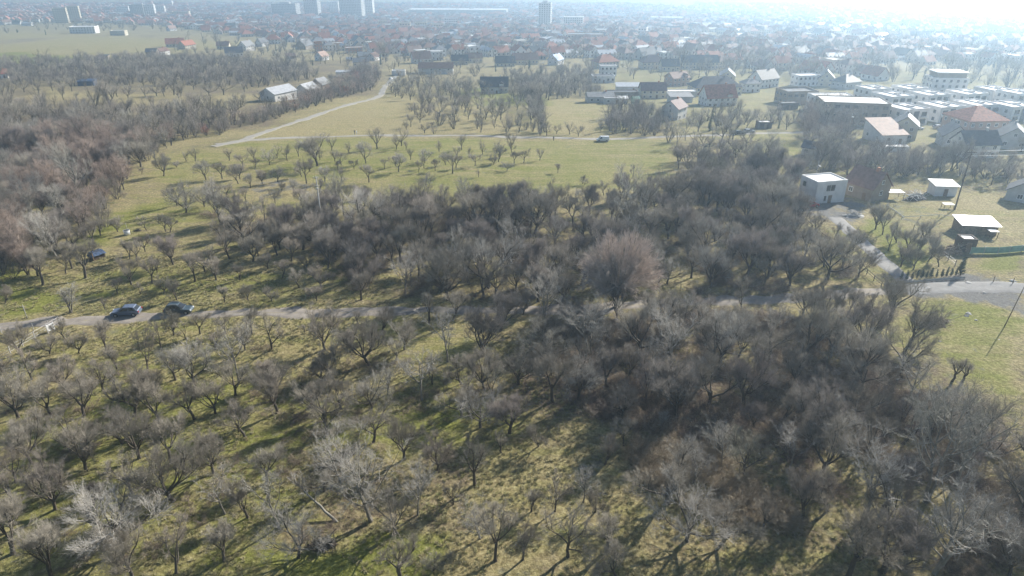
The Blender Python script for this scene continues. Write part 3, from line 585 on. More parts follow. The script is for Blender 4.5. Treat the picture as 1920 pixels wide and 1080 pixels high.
LOOK = {'wispy': ('pale wispy fruit tree', 'open'), 'fruit': ('bare grey-brown fruit tree', 'spreading'), 'purple': ('dense purplish fruit tree', 'rounded'), 'young': ('slender young bare tree', 'narrow'), 'walnut': ('tall pale-twigged walnut tree', 'open'), 'birch': ('whitish many-stemmed bare tree', 'feathery'), 'thorn': ('many-stemmed bare thorn tree', 'bushy'), 'mauve': ('tall mauve-brown thicket tree', 'bushy'), 'rust': ('rust-red bare shrub tree', 'bushy'), 'yellow': ('yellowish bare shrub tree', 'bushy'), 'pale': ('whitish-twigged bare shrub tree', 'bushy'), 'lime': ('', ''), 'far_conifer': ('dark narrow conifer', 'pointed')}
chosen, rest = [], []
for kind in sorted(set(KIND.values())):
    mem = sorted((t for t in ALL if KIND[t[2]] == kind and -40 < t[5] < 1960 and t[6] < 1160), key=lambda t: -t[7])
    mem2 = [t for t in ALL if KIND[t[2]] == kind and not (-40 < t[5] < 1960 and t[6] < 1160)]
    cap = {'fruit_tree': 300, 'thicket_tree': 240, 'walnut_tree': 120, 'lime_tree': 1, 'conifer': 0}[kind]
    chosen += mem[:cap]; rest += mem[cap:] + mem2
def where(t):
    z, x, y = t[4] or 'midwood', t[5], t[6]
    if z == 'midwood':
        a = 'left of the concrete pole' if x < 600 else 'right of the concrete pole' if x < 850 else 'left of the big round tree' if x < 1060 else ('behind the big round tree' if y < 500 else 'in front of the big round tree') if x < 1260 else 'right of the big round tree' if x < 1420 else 'near the dark rail fence'
        return ('at the meadow edge, ' if y < 425 else 'deep in the middle wood, ' if y < 505 else 'just above the dirt road, ') + a
    if z == 'rightwood':
        a = 'at the left end of' if x < 1180 else 'left of centre in' if x < 1360 else 'in the middle of' if x < 1540 else 'right of centre in' if x < 1720 else 'at the right end of'
        return a + ' the right wood, ' + ('next to the road' if y < 660 else 'upper half' if y < 760 else 'lower half' if y < 880 else 'at its front')
    if z == 'leftwood': return ('high up' if y < 330 else 'halfway' if y < 410 else 'low down') + (' at the outer side of' if x < 90 else ' in the middle of' if x < 170 else ' on the meadow side of') + ' the left wood'
    if z == 'hedge': return 'in the hedge along the diagonal track, ' + ('at the bend' if x < 330 else 'below the white barn' if x < 520 else 'near the white barn' if x < 610 else 'towards the lane head')
    if z == 'farmid': return 'beyond the upper track, ' + ('left of the farmhouse' if x < 870 else 'below the farmhouse' if x < 1010 else 'in the dry field' if x < 1130 else 'near the lone mauve-roofed house')
    if z == 'rightmid': return 'in the scrub ' + ('left of the cube house' if x < 1500 else 'behind the cube house' if x < 1650 else 'behind the white shed' if x < 1790 else 'behind the wooden pole')
    return 'in ' + WOODS.get(z)
groups = {}
for t in chosen: groups.setdefault(row_of(t), []).append(t)
LABEL = {}
for r, ts in groups.items():
    if r is None:
        for t in ts: LABEL[id(t)] = (f'{LOOK[t[2]][0]} {where(t)}', f'{KIND[t[2]].replace("_", " ")}s in {WOODS.get(t[4] or "midwood")}')
    else:
        for i, t in enumerate(sorted(ts, key=lambda t: t[5])):
            LABEL[id(t)] = (f'{LOOK[t[2]][0]}, {ORD(i+1)} from the left in {ROWS[r][4]}', 'bare trees in open rows')
HW = {'wispy': 1.25, 'fruit': 1.17, 'purple': 1.15, 'walnut': 1.4, 'thorn': 1.0, 'rust': 1.0, 'yellow': 1.0, 'pale': .9, 'mauve': 1.25, 'birch': 1.5, 'lime': .86}   # height over crown width
def place_tree(t):
    key = t[2]
    if key in ('pale', 'far_conifer'): pk = FAR[key]
    elif depth(t) > 280 and key != 'lime': pk = FAR[key]
    else: pk = key
    var = PROTO[pk]; v = var[int(rng.integers(len(var)))]
    s = HW.get(key, 1.1)*t[3]/v[3] if key in HW else t[3]/v[2]; hs = s*math.exp(rng.normal()*.08)
    o = link(KIND[key], None, loc=(t[0], t[1], gzf(t[0], t[1])), rotz=rng.random()*6.28); o.scale = (s*math.exp(rng.normal()*.09), s*math.exp(rng.normal()*.09), hs)
    if key != 'lime': o.rotation_euler = (rng.normal()*.06, rng.normal()*.06, o.rotation_euler[2])
    o.empty_display_size = .3
    link('trunk', v[0], o); link('crown', v[1], o)
    lab = ('big round rosy-brown bare tree towering over the wood above the road', None) if key == 'lime' else LABEL[id(t)]
    return tag(o, lab[0], 'tree', lab[1])
for t in chosen: place_tree(t)
def mass(name, members, label):
    """Trees past the limit: points that carry the same trunk and crown meshes."""
    if not members: return
    pick = lambda t: FAR[t[2]] if depth(t) > 210 or t[2] in ('pale', 'far_conifer') else t[2]
    src, look = [], {}
    for pk in sorted({pick(t) for t in members}):
        look[pk] = []
        for v in PROTO[pk]: look[pk].append((len(src), v[2], v[3])); src += [v[0], v[1]]
    pts, rot, scl, idx = [], [], [], []
    for t in members:
        pk = pick(t); i, nat, nh = look[pk][int(rng.integers(len(look[pk])))]
        s = HW[t[2]]*t[3]/nh if t[2] in HW else t[3]/nat*(0.2 if pk == 'conifer' else 1)
        a, sc = rng.random()*6.28, (s, s, s*math.exp(rng.normal()*.1))
        for k in (0, 1): pts.append((t[0], t[1], gzf(t[0], t[1])-.05)); rot.append((0, 0, a)); scl.append(sc); idx.append(i+k)
    stuff(name, src, pts, rot, scl, idx, label, 'trees')
mass('town_woods', [t for t in rest if t[4] == 'town'], 'bare trees massed between the hazy far houses')
mass('background_woods', [t for t in rest if t[4] != 'town'], 'grey mass of bare trees beyond the near orchards')

# ---------------------------------------------------------------- ground cover: dry grass tufts, brambles
def tuft_mesh(rg, n=26, h=.34, r=.2, mat='tuft_mix', w=.02):
    base = np.stack([rg.normal(size=n)*r*.5, rg.normal(size=n)*r*.5, np.zeros(n)-.03], -1)
    d = np.stack([rg.normal(size=n)*.55, rg.normal(size=n)*.55, np.ones(n)], -1); d = norm(d); le = h*(.5+rg.random(n))[:, None]
    p = np.stack([base, base + d*le*.55, base + d*le + np.array([0, 0, -.25])*le + d*np.array([.3, .3, 0])*le], 1)
    v, f = tubes([(p, w*np.array([[1, .8, .25]])*np.ones((n, 1)), 3)]); return mesh_np('tuft', v, f, mat)
rg2 = np.random.default_rng(5)
def cover(name, pix, n, meshes, smin, smax, label, thresh=None, seed=1, s=3.0):
    w = np.array(wpoly(pix)); x0, y0 = w.min(0); x1, y1 = w.max(0)
    x = x0 + rg2.random(n*3)*(x1-x0); y = y0 + rg2.random(n*3)*(y1-y0)
    k = inpoly(x, y, [tuple(q) for q in w])
    if thresh: k &= vnoise(x, y, s, seed)*.6 + vnoise(x, y, s*4, seed+1)*.4 > thresh
    x, y = x[k][:n], y[k][:n]
    d = np.min(np.hypot(ROAD[::2, 0][:, None]-x, ROAD[::2, 1][:, None]-y), 0) > 1.9
    x, y = x[d], y[d]
    near = np.clip((260 - y)/200, 0, 1); z = gz(x, y) + near*0.09*(vnoise(x, y, 1.3, 3) - .5) + near*0.16*(vnoise(x, y, 4.0, 4)-.5)
    sc = smin + (smax-smin)*rg2.random(len(x))**1.6
    stuff(name, meshes, np.stack([x, y, z], -1), np.stack([x*0, x*0, rg2.random(len(x))*6.28], -1), np.stack([sc, sc, sc], -1), rg2.integers(0, len(meshes), len(x)), label, name.replace('_', ' '))
cover('dry_grass', [(-60,470),(640,490),(1000,600),(1560,600),(1640,680),(1820,770),(2000,840),(2000,1120),(-80,1120)], 24000, [tuft_mesh(rg2) for _ in range(4)], .5, 1.2, 'tufts of dry winter grass over the orchard floor', .42)
def bramble_mesh(rg, mat='bramble', h=1.0):
    n = 14; az = rg.random(n)*6.28; e = np.radians(20+rg.random(n)*55); d = np.stack([np.cos(az)*np.sin(e), np.sin(az)*np.sin(e), np.cos(e)], -1)
    p = np.zeros((n, 5, 3)); p[:, 0] = rg.normal(size=(n, 3))*np.array([.25, .25, 0])
    for j in range(1, 5): d = norm(d + rg.normal(size=d.shape)*.25 + np.array([0, 0, -.18])); p[:, j] = p[:, j-1] + d*h*.33
    r = .012*np.ones((n, 1))*np.linspace(1, .5, 5)[None]; b1 = grow(rg, p, r, 8, .1, 1, 50, 15, h*.45, .3, 3, .05, .25, .009, .6); b2 = grow(rg, *b1, 4, .1, 1, 50, 15, h*.2, .3, 2, .05, .25, .008, .6)
    v, f = tubes([(p, r, 3), (b1[0], b1[1], 3), (b2[0], b2[1], 3)]); return mesh_np('bramble', v, f, mat)
BR = [bramble_mesh(rg2) for _ in range(3)]; ST = [bramble_mesh(rg2, 'dry_stalk') for _ in range(2)]
cover('undergrowth', RIGHTWOOD, 2600, BR + ST, .7, 1.8, 'reddish brambles and dry stalks under the right wood', .45, 4, 4)
cover('bramble_undergrowth', MIDWOOD, 2600, BR + ST, .8, 1.9, 'brambles and dry stalks under the middle wood', .45, 5, 5)
cover('dead_stalks', [(1180,830),(1480,840),(1560,960),(1500,1000),(1300,960),(1200,900)], 420, ST, .8, 1.7, 'pale dead weed stalks in the clearing at lower right', .5, 6, 3)
cover('leaf_scrub', [(0,660),(900,640),(1000,830),(700,960),(500,1090),(0,1090)], 700, BR + ST, .4, 1.1, 'low brown scrub between the lower orchard trees', .56, 7, 4)
# ---------------------------------------------------------------- buildings
plain('plaster_white', (.72, .71, .69), .85, .07, .6); plain('plaster_cream', (.62, .55, .42), .85, .08, .6); plain('plaster_grey', (.48, .48, .47), .85, .1, .6)
plain('plaster_rose', (.46, .33, .27), .85, .08, .6); plain('wall_brown', (.30, .245, .19), .85, .12, .8); plain('brick_orange', (.45, .22, .13), .9, .15, 1.5); plain('timber_dark', (.09, .065, .045), .85, .2, 2)
plain('timber', (.24, .17, .11), .85, .25, 3, bump=.3)
plain('roof_red', (.42, .17, .11), .8, .2, 1.2); plain('roof_brown', (.24, .145, .115), .8, .2, 1.2); plain('roof_dark', (.085, .09, .10), .6, .2, 1.2); plain('roof_purple', (.20, .135, .13), .75, .2, 1.2)
plain('roof_metal', (.50, .51, .52), .42, .12, .9, metallic=.2); plain('roof_white', (.72, .72, .70), .55, .06, .5); plain('roof_rust', (.36, .24, .19), .7, .15, .8); plain('roof_grey', (.26, .265, .27), .75, .15, 1); plain('roof_blue', (.10, .24, .48), .6, .12, 1)
plain('frame_white', (.78, .78, .77), .6, .04, 2); plain('frame_dark', (.05, .05, .055), .5, .05, 2); plain('concrete', (.42, .41, .39), .9, .12, 1.5, bump=.2); plain('rubber', (.02, .02, .02), .8, .1, 4)
plain('green_mesh', (.22, .40, .31), .8, .12, 1.2); plain('steel', (.45, .45, .46), .45, .1, 2, metallic=.7); plain('tarp_blue', (.05, .09, .18), .5, .2, 2); plain('white_paint', (.82, .82, .82), .5, .05, 1)
def glassm(name, col, rough=.12):
    m, nt, b = nmat(name, rough); nz = N(nt, 'ShaderNodeTexNoise'); nz.inputs['Scale'].default_value = 1.3; co = N(nt, 'ShaderNodeTexCoord'); nt.links.new(co.outputs['Object'], nz.inputs['Vector'])
    nt.links.new(ramp(nt, nz.outputs[0], [(.35, tuple(c*.7 for c in col)), (.7, tuple(c*1.3 for c in col))]), b.inputs['Base Color']); b.inputs['Specular IOR Level'].default_value = .7
glassm('glass', (.03, .04, .05)); glassm('car_glass', (.015, .018, .022), .06)
m, nt, b = nmat('town_wall', .88); oi = N(nt, 'ShaderNodeObjectInfo'); nt.links.new(ramp(nt, oi.outputs['Random'], [(0, (.74, .73, .70)), (.35, (.66, .62, .54)), (.5, (.58, .48, .36)), (.7, (.72, .71, .69)), (.85, (.45, .42, .38)), (1, (.78, .77, .75))]), b.inputs['Base Color'])
BOXF = np.array([(0, 3, 2, 1), (4, 5, 6, 7), (0, 1, 5, 4), (1, 2, 6, 5), (2, 3, 7, 6), (3, 0, 4, 7)])
class MB:
    """Collects boxes and free faces with material slots, builds one mesh."""
    def __init__(s): s.V, s.F, s.M = [], [], []
    def add(s, v, f, m=0):
        o = len(s.V); s.V += [tuple(q) for q in v]; s.F += [tuple(i+o for i in q) for q in f]; s.M += [m]*len(f); return s
    def box(s, x0, x1, y0, y1, z0, z1, m=0, tx=0, ty=0):
        return s.add([(x0, y0, z0), (x1, y0, z0), (x1, y1, z0), (x0, y1, z0), (x0+tx, y0+ty, z1), (x1-tx, y0+ty, z1), (x1-tx, y1-ty, z1), (x0+tx, y1-ty, z1)], BOXF.tolist(), m)
    def slab(s, q, t, m=0):
        """A sheet of four corners given thickness t downwards."""
        a = [Vector(p) for p in q]; n = (a[1]-a[0]).cross(a[2]-a[0]).normalized()*t
        return s.add([p-n for p in a] + a, BOXF.tolist(), m)
    def cyl(s, p0, p1, r0, r1, n=8, m=0):
        v, f = tubes([(np.array([[p0, p1]], float), np.array([[r0, r1]], float), n)])
        s.add(v.tolist(), f.tolist(), m); k = len(s.V) - 2*n
        s.F += [tuple(k+i for i in range(n))[::-1], tuple(k+n+i for i in range(n))]; s.M += [m, m]; return s
    def mesh(s, name, mats, smooth=False):
        me = bpy.data.meshes.new(name); me.from_pydata(s.V, [], s.F); me.polygons.foreach_set('material_index', np.array(s.M, np.int32))
        for q in (mats if isinstance(mats, (list, tuple)) else [mats]): me.materials.append(MATS[q])
        if smooth: me.polygons.foreach_set('use_smooth', np.ones(len(me.polygons), bool))
        me.update(); return me
    def build(s, name, mats, parent=None, loc=None, rotz=None, smooth=False): return link(name, s.mesh(name, mats, smooth), parent, loc, rotz)
def thing(name, label, cat, loc, rotz=0, group=None):
    o = link(name, None, loc=loc, rotz=rotz); o.empty_display_size = .5; return tag(o, label, cat, group)
_w = MB(); _w.box(-.5, .5, -.05, .03, -.5, .5, 1); _wf = MB()
for a in ((-.56, -.46, -.5, .5), (.46, .56, -.5, .5), (-.46, .46, .42, .52), (-.46, .46, -.52, -.42), (-.03, .03, -.42, .42)): _wf.box(a[0], a[1], -.06, .07, a[2], a[3], 0)
WIN = {}
def window(parent, x, y, z, w, h, face, frame='frame_white'):
    """A framed window on a facade; face = outward angle."""
    if frame not in WIN: WIN[frame] = (_wf.mesh('window', frame), MB().box(-.5, .5, -.05, .03, -.5, .5).mesh('pane', 'glass'))
    o = link('window', WIN[frame][0], parent); o.location = (x, y, z); o.rotation_euler = (0, 0, face - math.pi/2); o.scale = (w, 1, h)
    link('pane', WIN[frame][1], o)
def walls_roof(w, d, hw, hr, roof, over=.45):
    """-> (walls MB, roof MB); ridge along x."""
    W, Q = MB(), MB(); x, y = w/2, d/2
    if roof == 'gable':
        W.add([(-x, -y, -.6), (x, -y, -.6), (x, y, -.6), (-x, y, -.6), (-x, -y, hw), (x, -y, hw), (x, y, hw), (-x, y, hw), (-x, 0, hw+hr), (x, 0, hw+hr)],
              [(0, 3, 2, 1), (0, 1, 5, 4), (2, 3, 7, 6), (1, 2, 6, 9, 5), (3, 0, 4, 8, 7), (4, 5, 9, 8), (6, 7, 8, 9)])
        k = over*hr/y; t = .2
        Q.slab([(-x-over, -y-over, hw-k+t), (x+over, -y-over, hw-k+t), (x+over, 0, hw+hr+t), (-x-over, 0, hw+hr+t)], .17)
        Q.slab([(x+over, y+over, hw-k+t), (-x-over, y+over, hw-k+t), (-x-over, 0.0, hw+hr+t-.003), (x+over, 0.0, hw+hr+t-.003)], .17)
    elif roof == 'hip':
        W.box(-x, x, -y, y, -.6, hw); X, Y = x+over, y+over; r = max(0, x-y)
        Q.add([(-X, -Y, hw-.1), (X, -Y, hw-.1), (X, Y, hw-.1), (-X, Y, hw-.1), (-X, -Y, hw+.08), (X, -Y, hw+.08), (X, Y, hw+.08), (-X, Y, hw+.08), (-r-.01, 0, hw+hr), (r+.01, 0, hw+hr)],
              [(0, 3, 2, 1), (0, 1, 5, 4), (1, 2, 6, 5), (2, 3, 7, 6), (3, 0, 4, 7), (4, 5, 9, 8), (5, 6, 9), (6, 7, 8, 9), (7, 4, 8)])
    elif roof == 'mono':
        W.add([(-x, -y, -.6), (x, -y, -.6), (x, y, -.6), (-x, y, -.6), (-x, -y, hw), (x, -y, hw), (x, y, hw+hr), (-x, y, hw+hr)], BOXF.tolist())
        k = over*hr/d
        Q.slab([(-x-over, -y-over, hw-k+.2), (x+over, -y-over, hw-k+.2), (x+over, y+over, hw+hr+k+.2), (-x-over, y+over, hw+hr+k+.2)], .15)
    else:                                                          # flat roof sunk behind a parapet
        W.box(-x, x, -y, y, -.6, hw); e = .3
        for a in ((-x, x, -y, -y+e), (-x, x, y-e, y), (-x, -x+e, -y+e, y-e), (x-e, x, -y+e, y-e)): W.box(a[0], a[1], a[2], a[3], hw, hw+max(hr, .25))
        Q.box(-x+e, x-e, -y+e, y-e, hw-.05, hw+.09)
    return W, Q
NIN = {}
def house(px, py, w, d, hw, hr, yaw, roof, wall, roofm, label, name='house', cat='house', wins=2.7, floors=None, chimney=None, door=True, frame='frame_white', group=None, attic=False, dormer=False, glaze=1.1):
    """Footprint centre at a photo pixel, sizes in metres, yaw in degrees (ridge direction from the picture's horizontal)."""
    p = P(px, py); o = thing(name, label, cat, p, R(yaw), group)
    W, Q = walls_roof(w, d, hw, hr, roof)
    W.build('wall', wall, o); rf = Q.build('roof', roofm, o)
    floors = floors or max(1, round(hw/2.9)); fh = hw/floors
    if chimney or (chimney is None and cat == 'house' and roof in ('gable', 'hip')): MB().box(w*.2, w*.2+.7, -.35, .35, hw+hr*.5, hw+hr+.9).build('chimney', 'brick_orange' if roofm != 'roof_dark' else 'plaster_grey', rf)
    if dormer:
        D = MB(); D.box(w*.18, w*.18+2.4, -d/2-.1, -d*.1, hw-.4, hw+1.2); D.build('dormer', wall, rf)
        DQ = MB(); c = w*.18+1.2
        DQ.slab([(c-1.6, -d/2-.5, hw+1.15), (c, -d/2-.5, hw+2.3), (c, 0, hw+2.3), (c-1.6, 0, hw+1.15)][::-1], .12).slab([(c, -d/2-.5, hw+2.303), (c+1.6, -d/2-.5, hw+1.15), (c+1.6, 0, hw+1.15), (c, 0, hw+2.303)][::-1], .12); DQ.build('dormer_roof', roofm, rf)
    if wins:
        for f in range(floors):
            z = f*fh + fh*.55
            for sy, ang in ((-1, -math.pi/2), (1, math.pi/2)):
                n = max(1, int(w/wins))
                for i in range(n):
                    x = -w/2 + w*(i+.5)/n
                    if door and f == 0 and i == n//2 and sy < 0: continue
                    window(o, x, sy*d/2, z, glaze, 1.25, ang, frame)
            for sx, ang in ((-1, math.pi), (1, 0)):
                n = max(1, int(d/(wins*1.15)))
                for i in range(n): window(o, sx*w/2, -d/2 + d*(i+.5)/n, z, glaze, 1.25, ang, frame)
        if roof == 'gable' and (attic or hr > 2.6):
            for sx, ang in ((-1, math.pi), (1, 0)): window(o, sx*w/2, 0, hw+hr*.32, .9, 1.1, ang, frame)
    if door: n = max(1, int(w/wins)) if wins else 1; MB().box(-.5, .5, -.06, .04, 0, 2.05).build('door', 'timber', o, loc=(-w/2 + w*(n//2+.5)/n, -d/2, 0))
    return o
NB = [  # px, py, w, d, wall, roof rise, yaw, roof, wall, roof material, label, extras
 (524,187,15,10,4.2,2.6,62,'gable','plaster_white','roof_metal','white barn with pale metal gable roof beside the diagonal track', dict(name='barn', cat='barn', wins=4.5)),
 (577,177,10,8,3.2,2.8,70,'gable','plaster_grey','roof_metal','grey shed with bright metal roof next to the white barn', dict(name='shed', cat='shed', wins=0)),
 (602,170,8,8,4.0,3.0,70,'gable','wall_brown','roof_grey','grey-roofed shed half hidden by hedge right of the barn', dict(name='shed', cat='shed', wins=0)),
 (644,143,9,5,3.0,.5,4,'mono','plaster_white','roof_metal','low white hut behind the hedge of the diagonal track', dict(name='hut', cat='hut', wins=0)),
 (678,124,12,8,3.4,2.2,8,'mono','plaster_cream','roof_dark','cream house with dark sloping roof left of the lane head', {}),
 (683,112,10,8,3.5,3,20,'gable','plaster_white','roof_grey','white house with grey roof behind the dark sloping roof', {}),
 (701,113,9,7,3.2,3,70,'gable','plaster_white','roof_brown','small white gabled house at the end of the lane', {}),
 (604,113,9,8,3.6,3.6,66,'gable','plaster_white','roof_rust','white house with rust-orange gable roof left of the parked caravan', dict(chimney=True)),
 (598,98,6,6,9,1,30,'flat','brick_orange','concrete','narrow bare brick tower house with flat top', dict(wins=2.6)),
 (628,92,18,12,6,.6,12,'flat','brick_orange','concrete','wide unfinished orange brick shell with flat slab', dict(name='unfinished_house')),
 (664,99,16,10,5,.5,14,'flat','brick_orange','concrete','lower unfinished brick shell beside the wider one', dict(name='unfinished_house')),
 (572,92,17,12,4,5.5,75,'gable','wall_brown','roof_dark','big house with steep dark green-black roof', {}),
 (513,82,16,11,5,5,18,'hip','plaster_white','roof_red','white house with tall red hip roof above the thickets', dict(chimney=True)),
 (492,87,12,9,4,4.5,72,'gable','plaster_white','roof_dark','white house with dark gable left of the red hip roof', {}),
 (546,110,7,6,2.6,2,20,'gable','wall_brown','roof_brown','small brown cabin among bare trees', dict(name='cabin', cat='cabin')),
 (790,118,15,10,4,5,20,'gable','plaster_white','roof_brown','white house with steep dark-red roof above the lane head', dict(attic=True)),
 (817,112,13,9,7,.5,5,'flat','plaster_white','roof_white','plain white block right of the dark-red roof', {}),
 (818,138,24,10,4.4,3.2,2,'gable','plaster_grey','roof_brown','long grey barn with brown roof above the far field', dict(name='barn', cat='barn', wins=5)),
 (862,121,13,9,3.5,4,10,'gable','plaster_cream','roof_dark','cream house with black roof right of the long barn', {}),
 (888,117,14,9,4,3.6,8,'gable','plaster_cream','roof_brown','cream house with brown roof, second right of the long barn', {}),
 (947,124,15,10,3,4.5,4,'gable','plaster_cream','roof_dark','low house with wide black roof behind the white farmhouse', {}),
 (922,96,17,11,4,5,20,'hip','plaster_cream','roof_dark','cream house with dark hip roof beyond the far thickets', {}),
 (927,174,15,9,4.2,4.4,2,'gable','plaster_white','roof_dark','white farmhouse with dark roof and front gable in green lawn', dict(dormer=True, wins=2.5)),
 (1042,121,11,9,4,4,60,'gable','plaster_white','roof_blue','white house with bright blue roof', dict(attic=True)),
 (984,120,20,11,4,4.5,12,'gable','plaster_cream','roof_brown','house with half-tiled brown roof showing pale battens', {}),
 (1134,127,18,12,5,5,25,'hip','plaster_cream','roof_red','cream villa with red hip roof behind the white cube house', dict(chimney=True)),
 (1130,154,14,9,4,.5,2,'flat','plaster_white','roof_dark','low white cube house with black flat roof', dict(frame='frame_dark')),
 (1139,141,11,8,6.4,.4,2,'flat','plaster_white','roof_grey','taller white block behind the low cube house', dict(frame='frame_dark')),
 (1186,171,19,6,3,1.2,0,'mono','plaster_white','roof_metal','long low white outbuilding with pale sloping roof', dict(name='outbuilding', cat='outbuilding', wins=0)),
 (1164,181,18,7,2.6,.4,2,'flat','wall_brown','roof_dark','long dark flat shed in front of the white outbuilding', dict(name='shed', cat='shed', wins=0)),
 (1222,183,13,8,4.4,3.4,2,'gable','plaster_cream','roof_purple','cream house with mauve-grey gable roof', dict(wins=3.2)),
 (1124,191,13,8,3.2,1.6,6,'gable','plaster_grey','roof_grey','low grey house at the corner of the dry field', dict(wins=3)),
 (1147,194,8,5,2.8,.3,0,'flat','plaster_grey','roof_grey','grey flat annex beside the low grey house', dict(name='annex', cat='annex', wins=3)),
 (1166,193,5,4,2.4,.4,0,'mono','plaster_grey','roof_white','little shed with white sheet roof', dict(name='shed', cat='shed', wins=0)),
 (1191,194,3,3,2.4,.9,20,'gable','green_mesh','green_mesh','tiny mint-green garden shed', dict(name='shed', cat='shed', wins=0)),
 (1271,182,18,6,3.2,.3,1,'flat','plaster_grey','roof_white','long grey garage with white roof edge', dict(name='garage', cat='garage', wins=0)),
 (1274,191,11,7,3,.8,2,'mono','plaster_grey','roof_grey','blue-grey low roof in front of the long garage', dict(name='shed', cat='shed', wins=0)),
 (1263,222,8.6,7.4,5.0,2.8,52,'gable','plaster_white','roof_purple','white house with mauve gable roof standing alone above the upper track', dict(wins=3.6, door=False, attic=True)),
 (1344,197,15,10,4.4,5.2,10,'gable','plaster_white','roof_red','white house with big red-brown roof and front gable', dict(chimney=True, dormer=True)),
 (1338,176,26,13,4.5,5,8,'hip','plaster_cream','roof_dark','wide house with huge dark hip roof behind the red-brown one', {}),
 (1268,160,12,9,5,3,25,'gable','plaster_rose','roof_rust','pinkish house of several small gables', dict(dormer=True)),
 (1362,155,14,9,5,3.5,75,'gable','plaster_cream','roof_grey','beige gable end above the huge dark roof', {}),
 (1222,128,18,12,5,5,8,'hip','plaster_cream','roof_purple','cream house with broad mauve hip roof', {}),
 (1254,133,13,9,4,4.4,5,'gable','plaster_cream','roof_dark','house with dark roof and white gable edge', {}),
 (1308,128,28,11,5,4.5,2,'gable','plaster_cream','roof_dark','very long dark-roofed terrace in the haze', {}),
 (1352,126,14,10,5,4,30,'hip','plaster_cream','roof_brown','brown hip-roofed house right of the long terrace', {}),
 (1430,163,15,10,5.5,4.5,30,'gable','plaster_white','roof_dark','white house with black gable roof left of the timber house', dict(attic=True)),
 (1404,172,9,8,5,2.5,10,'hip','plaster_white','roof_grey','small white house with grey hip roof by the lane bend', {}),
 (1490,193,16,12,6,.8,8,'flat','wall_brown','roof_dark','dark timber-clad modern house with flat roofs', dict(frame='frame_dark', glaze=1.8)),
 (1476,205,8,4,3,.3,8,'flat','timber_dark','roof_dark','low dark carport in front of the timber house', dict(name='carport', cat='carport', wins=0)),
 (1508,160,14,9,6,.5,10,'flat','plaster_white','roof_white','white flat-roofed villa behind the timber house', dict(frame='frame_dark')),
 (1546,160,13,9,5,4,70,'gable','plaster_cream','roof_dark','cream house with dark gable behind the white villa', {}),
 (1585,165,13,10,4,4,25,'hip','plaster_grey','roof_dark','dark hip roof between villa and white terraces', {}),
 (1590,228,25,15,8.6,.4,-10,'flat','wall_brown','roof_white','big brown building with bright white flat roof', dict(name='office_building', cat='building', frame='frame_dark', wins=3.4, glaze=1.7)),
 (1552,205,18,8,6.5,.4,4,'flat','plaster_white','roof_white','white flat block behind the big brown building', dict(frame='frame_dark')),
 (1820,252,15,14,6.4,4.2,6,'hip','plaster_rose','roof_red','two-storey rose house with red hip roof', dict(wins=2.6, chimney=False)),
 (1656,264,9,11.5,3.4,3.2,6,'mono','plaster_white','roof_rust','white house with single rust-brown roof slope above the scrub', dict(wins=4)),
 (1676,283,8,3,1.6,.15,-4,'flat','plaster_white','roof_white','bright white terrace slab below the rust-brown roof', dict(name='terrace', cat='terrace', wins=0, door=False)),
 (1692,258,9,8,5.2,3,62,'gable','plaster_cream','roof_dark','beige gabled house with dark roof behind the rust-brown slope', dict(wins=3.2)),
 (1822,291,11,8,4.4,3.4,3,'gable','plaster_white','roof_dark','white house with dark slate roof near the wooden power pole', dict(wins=3.4)),
 (1783,272,10,8,4,3.4,70,'gable','plaster_grey','roof_dark','grey house with dark gable left of the slate roof', {}),
 (1893,275,12,9,4,3.5,60,'gable','plaster_grey','roof_dark','house with dark roof at the edge below the rose house', {}),
 (1522,290,5.5,4.5,2.6,1.6,-38,'gable','plaster_white','roof_dark','little white cabin with dark roof beside the mown field', dict(name='cabin', cat='cabin', wins=2.2)),
 (1431,240,5,4,2.4,.3,2,'flat','timber_dark','roof_white','small dark shelter with white roof beside the upper track', dict(name='shelter', cat='shelter', wins=0)),
 (1538,373,8.4,6.6,5.4,.3,14,'flat','plaster_white','roof_white','plain white two-storey cube house at end of the driveway', dict(wins=0, frame='frame_dark')),
 (1622,368,8.0,7.0,3.6,3.6,-62,'gable','wall_brown','roof_brown','brown gable-roofed house right of the white cube', dict(wins=3.4)),
 (1764,364,5.2,4.2,2.7,.4,-6,'mono','plaster_white','roof_white','small white shed with white sheet roof', dict(name='shed', cat='shed', wins=0)),
 (1825,434,7.2,4.4,2.1,.5,-8,'mono','timber','roof_metal','timber barn with half white, half grey sheet roof', dict(name='barn', cat='barn', wins=0)),
 (1807,468,2.9,2.8,2.6,.15,-6,'flat','timber_dark','roof_white','black hut with white top beside the green netting', dict(name='hut', cat='hut', wins=0)),
 (1912,374,6.5,6,2.8,2.2,50,'gable','plaster_grey','roof_dark','grey gabled house at the right edge behind the yellow field', {}),
 (12,46,16,11,4.5,4,70,'gable','plaster_white','roof_brown','white gable with brown roof at the left edge beyond fields', {}),
 (33,46,13,10,3.5,3.5,10,'gable','plaster_grey','roof_dark','dark-roofed house right of the white gable beyond fields', {}),
 (52,48,16,9,3.5,2.5,10,'gable','plaster_white','roof_metal','pale house with light metal roof beside the wide field', {}),
 (160,62,34,20,9,.6,12,'flat','plaster_white','roof_white','stepped white modern hall at the far edge of the field', dict(name='hall', cat='building', frame='frame_dark', wins=3.5)),
 (224,66,20,10,6,.5,4,'flat','plaster_cream','roof_white','cream two-storey block right of the stepped hall', {}),
 (196,110,8,4,2.6,.6,2,'mono','wall_brown','roof_dark','small dark shed with white end in the rough field', dict(name='shed', cat='shed', wins=0)),
 (305,104,11,8,4,2.6,70,'gable','plaster_white','roof_brown','white house with brown roof at the corner of the rough field', {}),
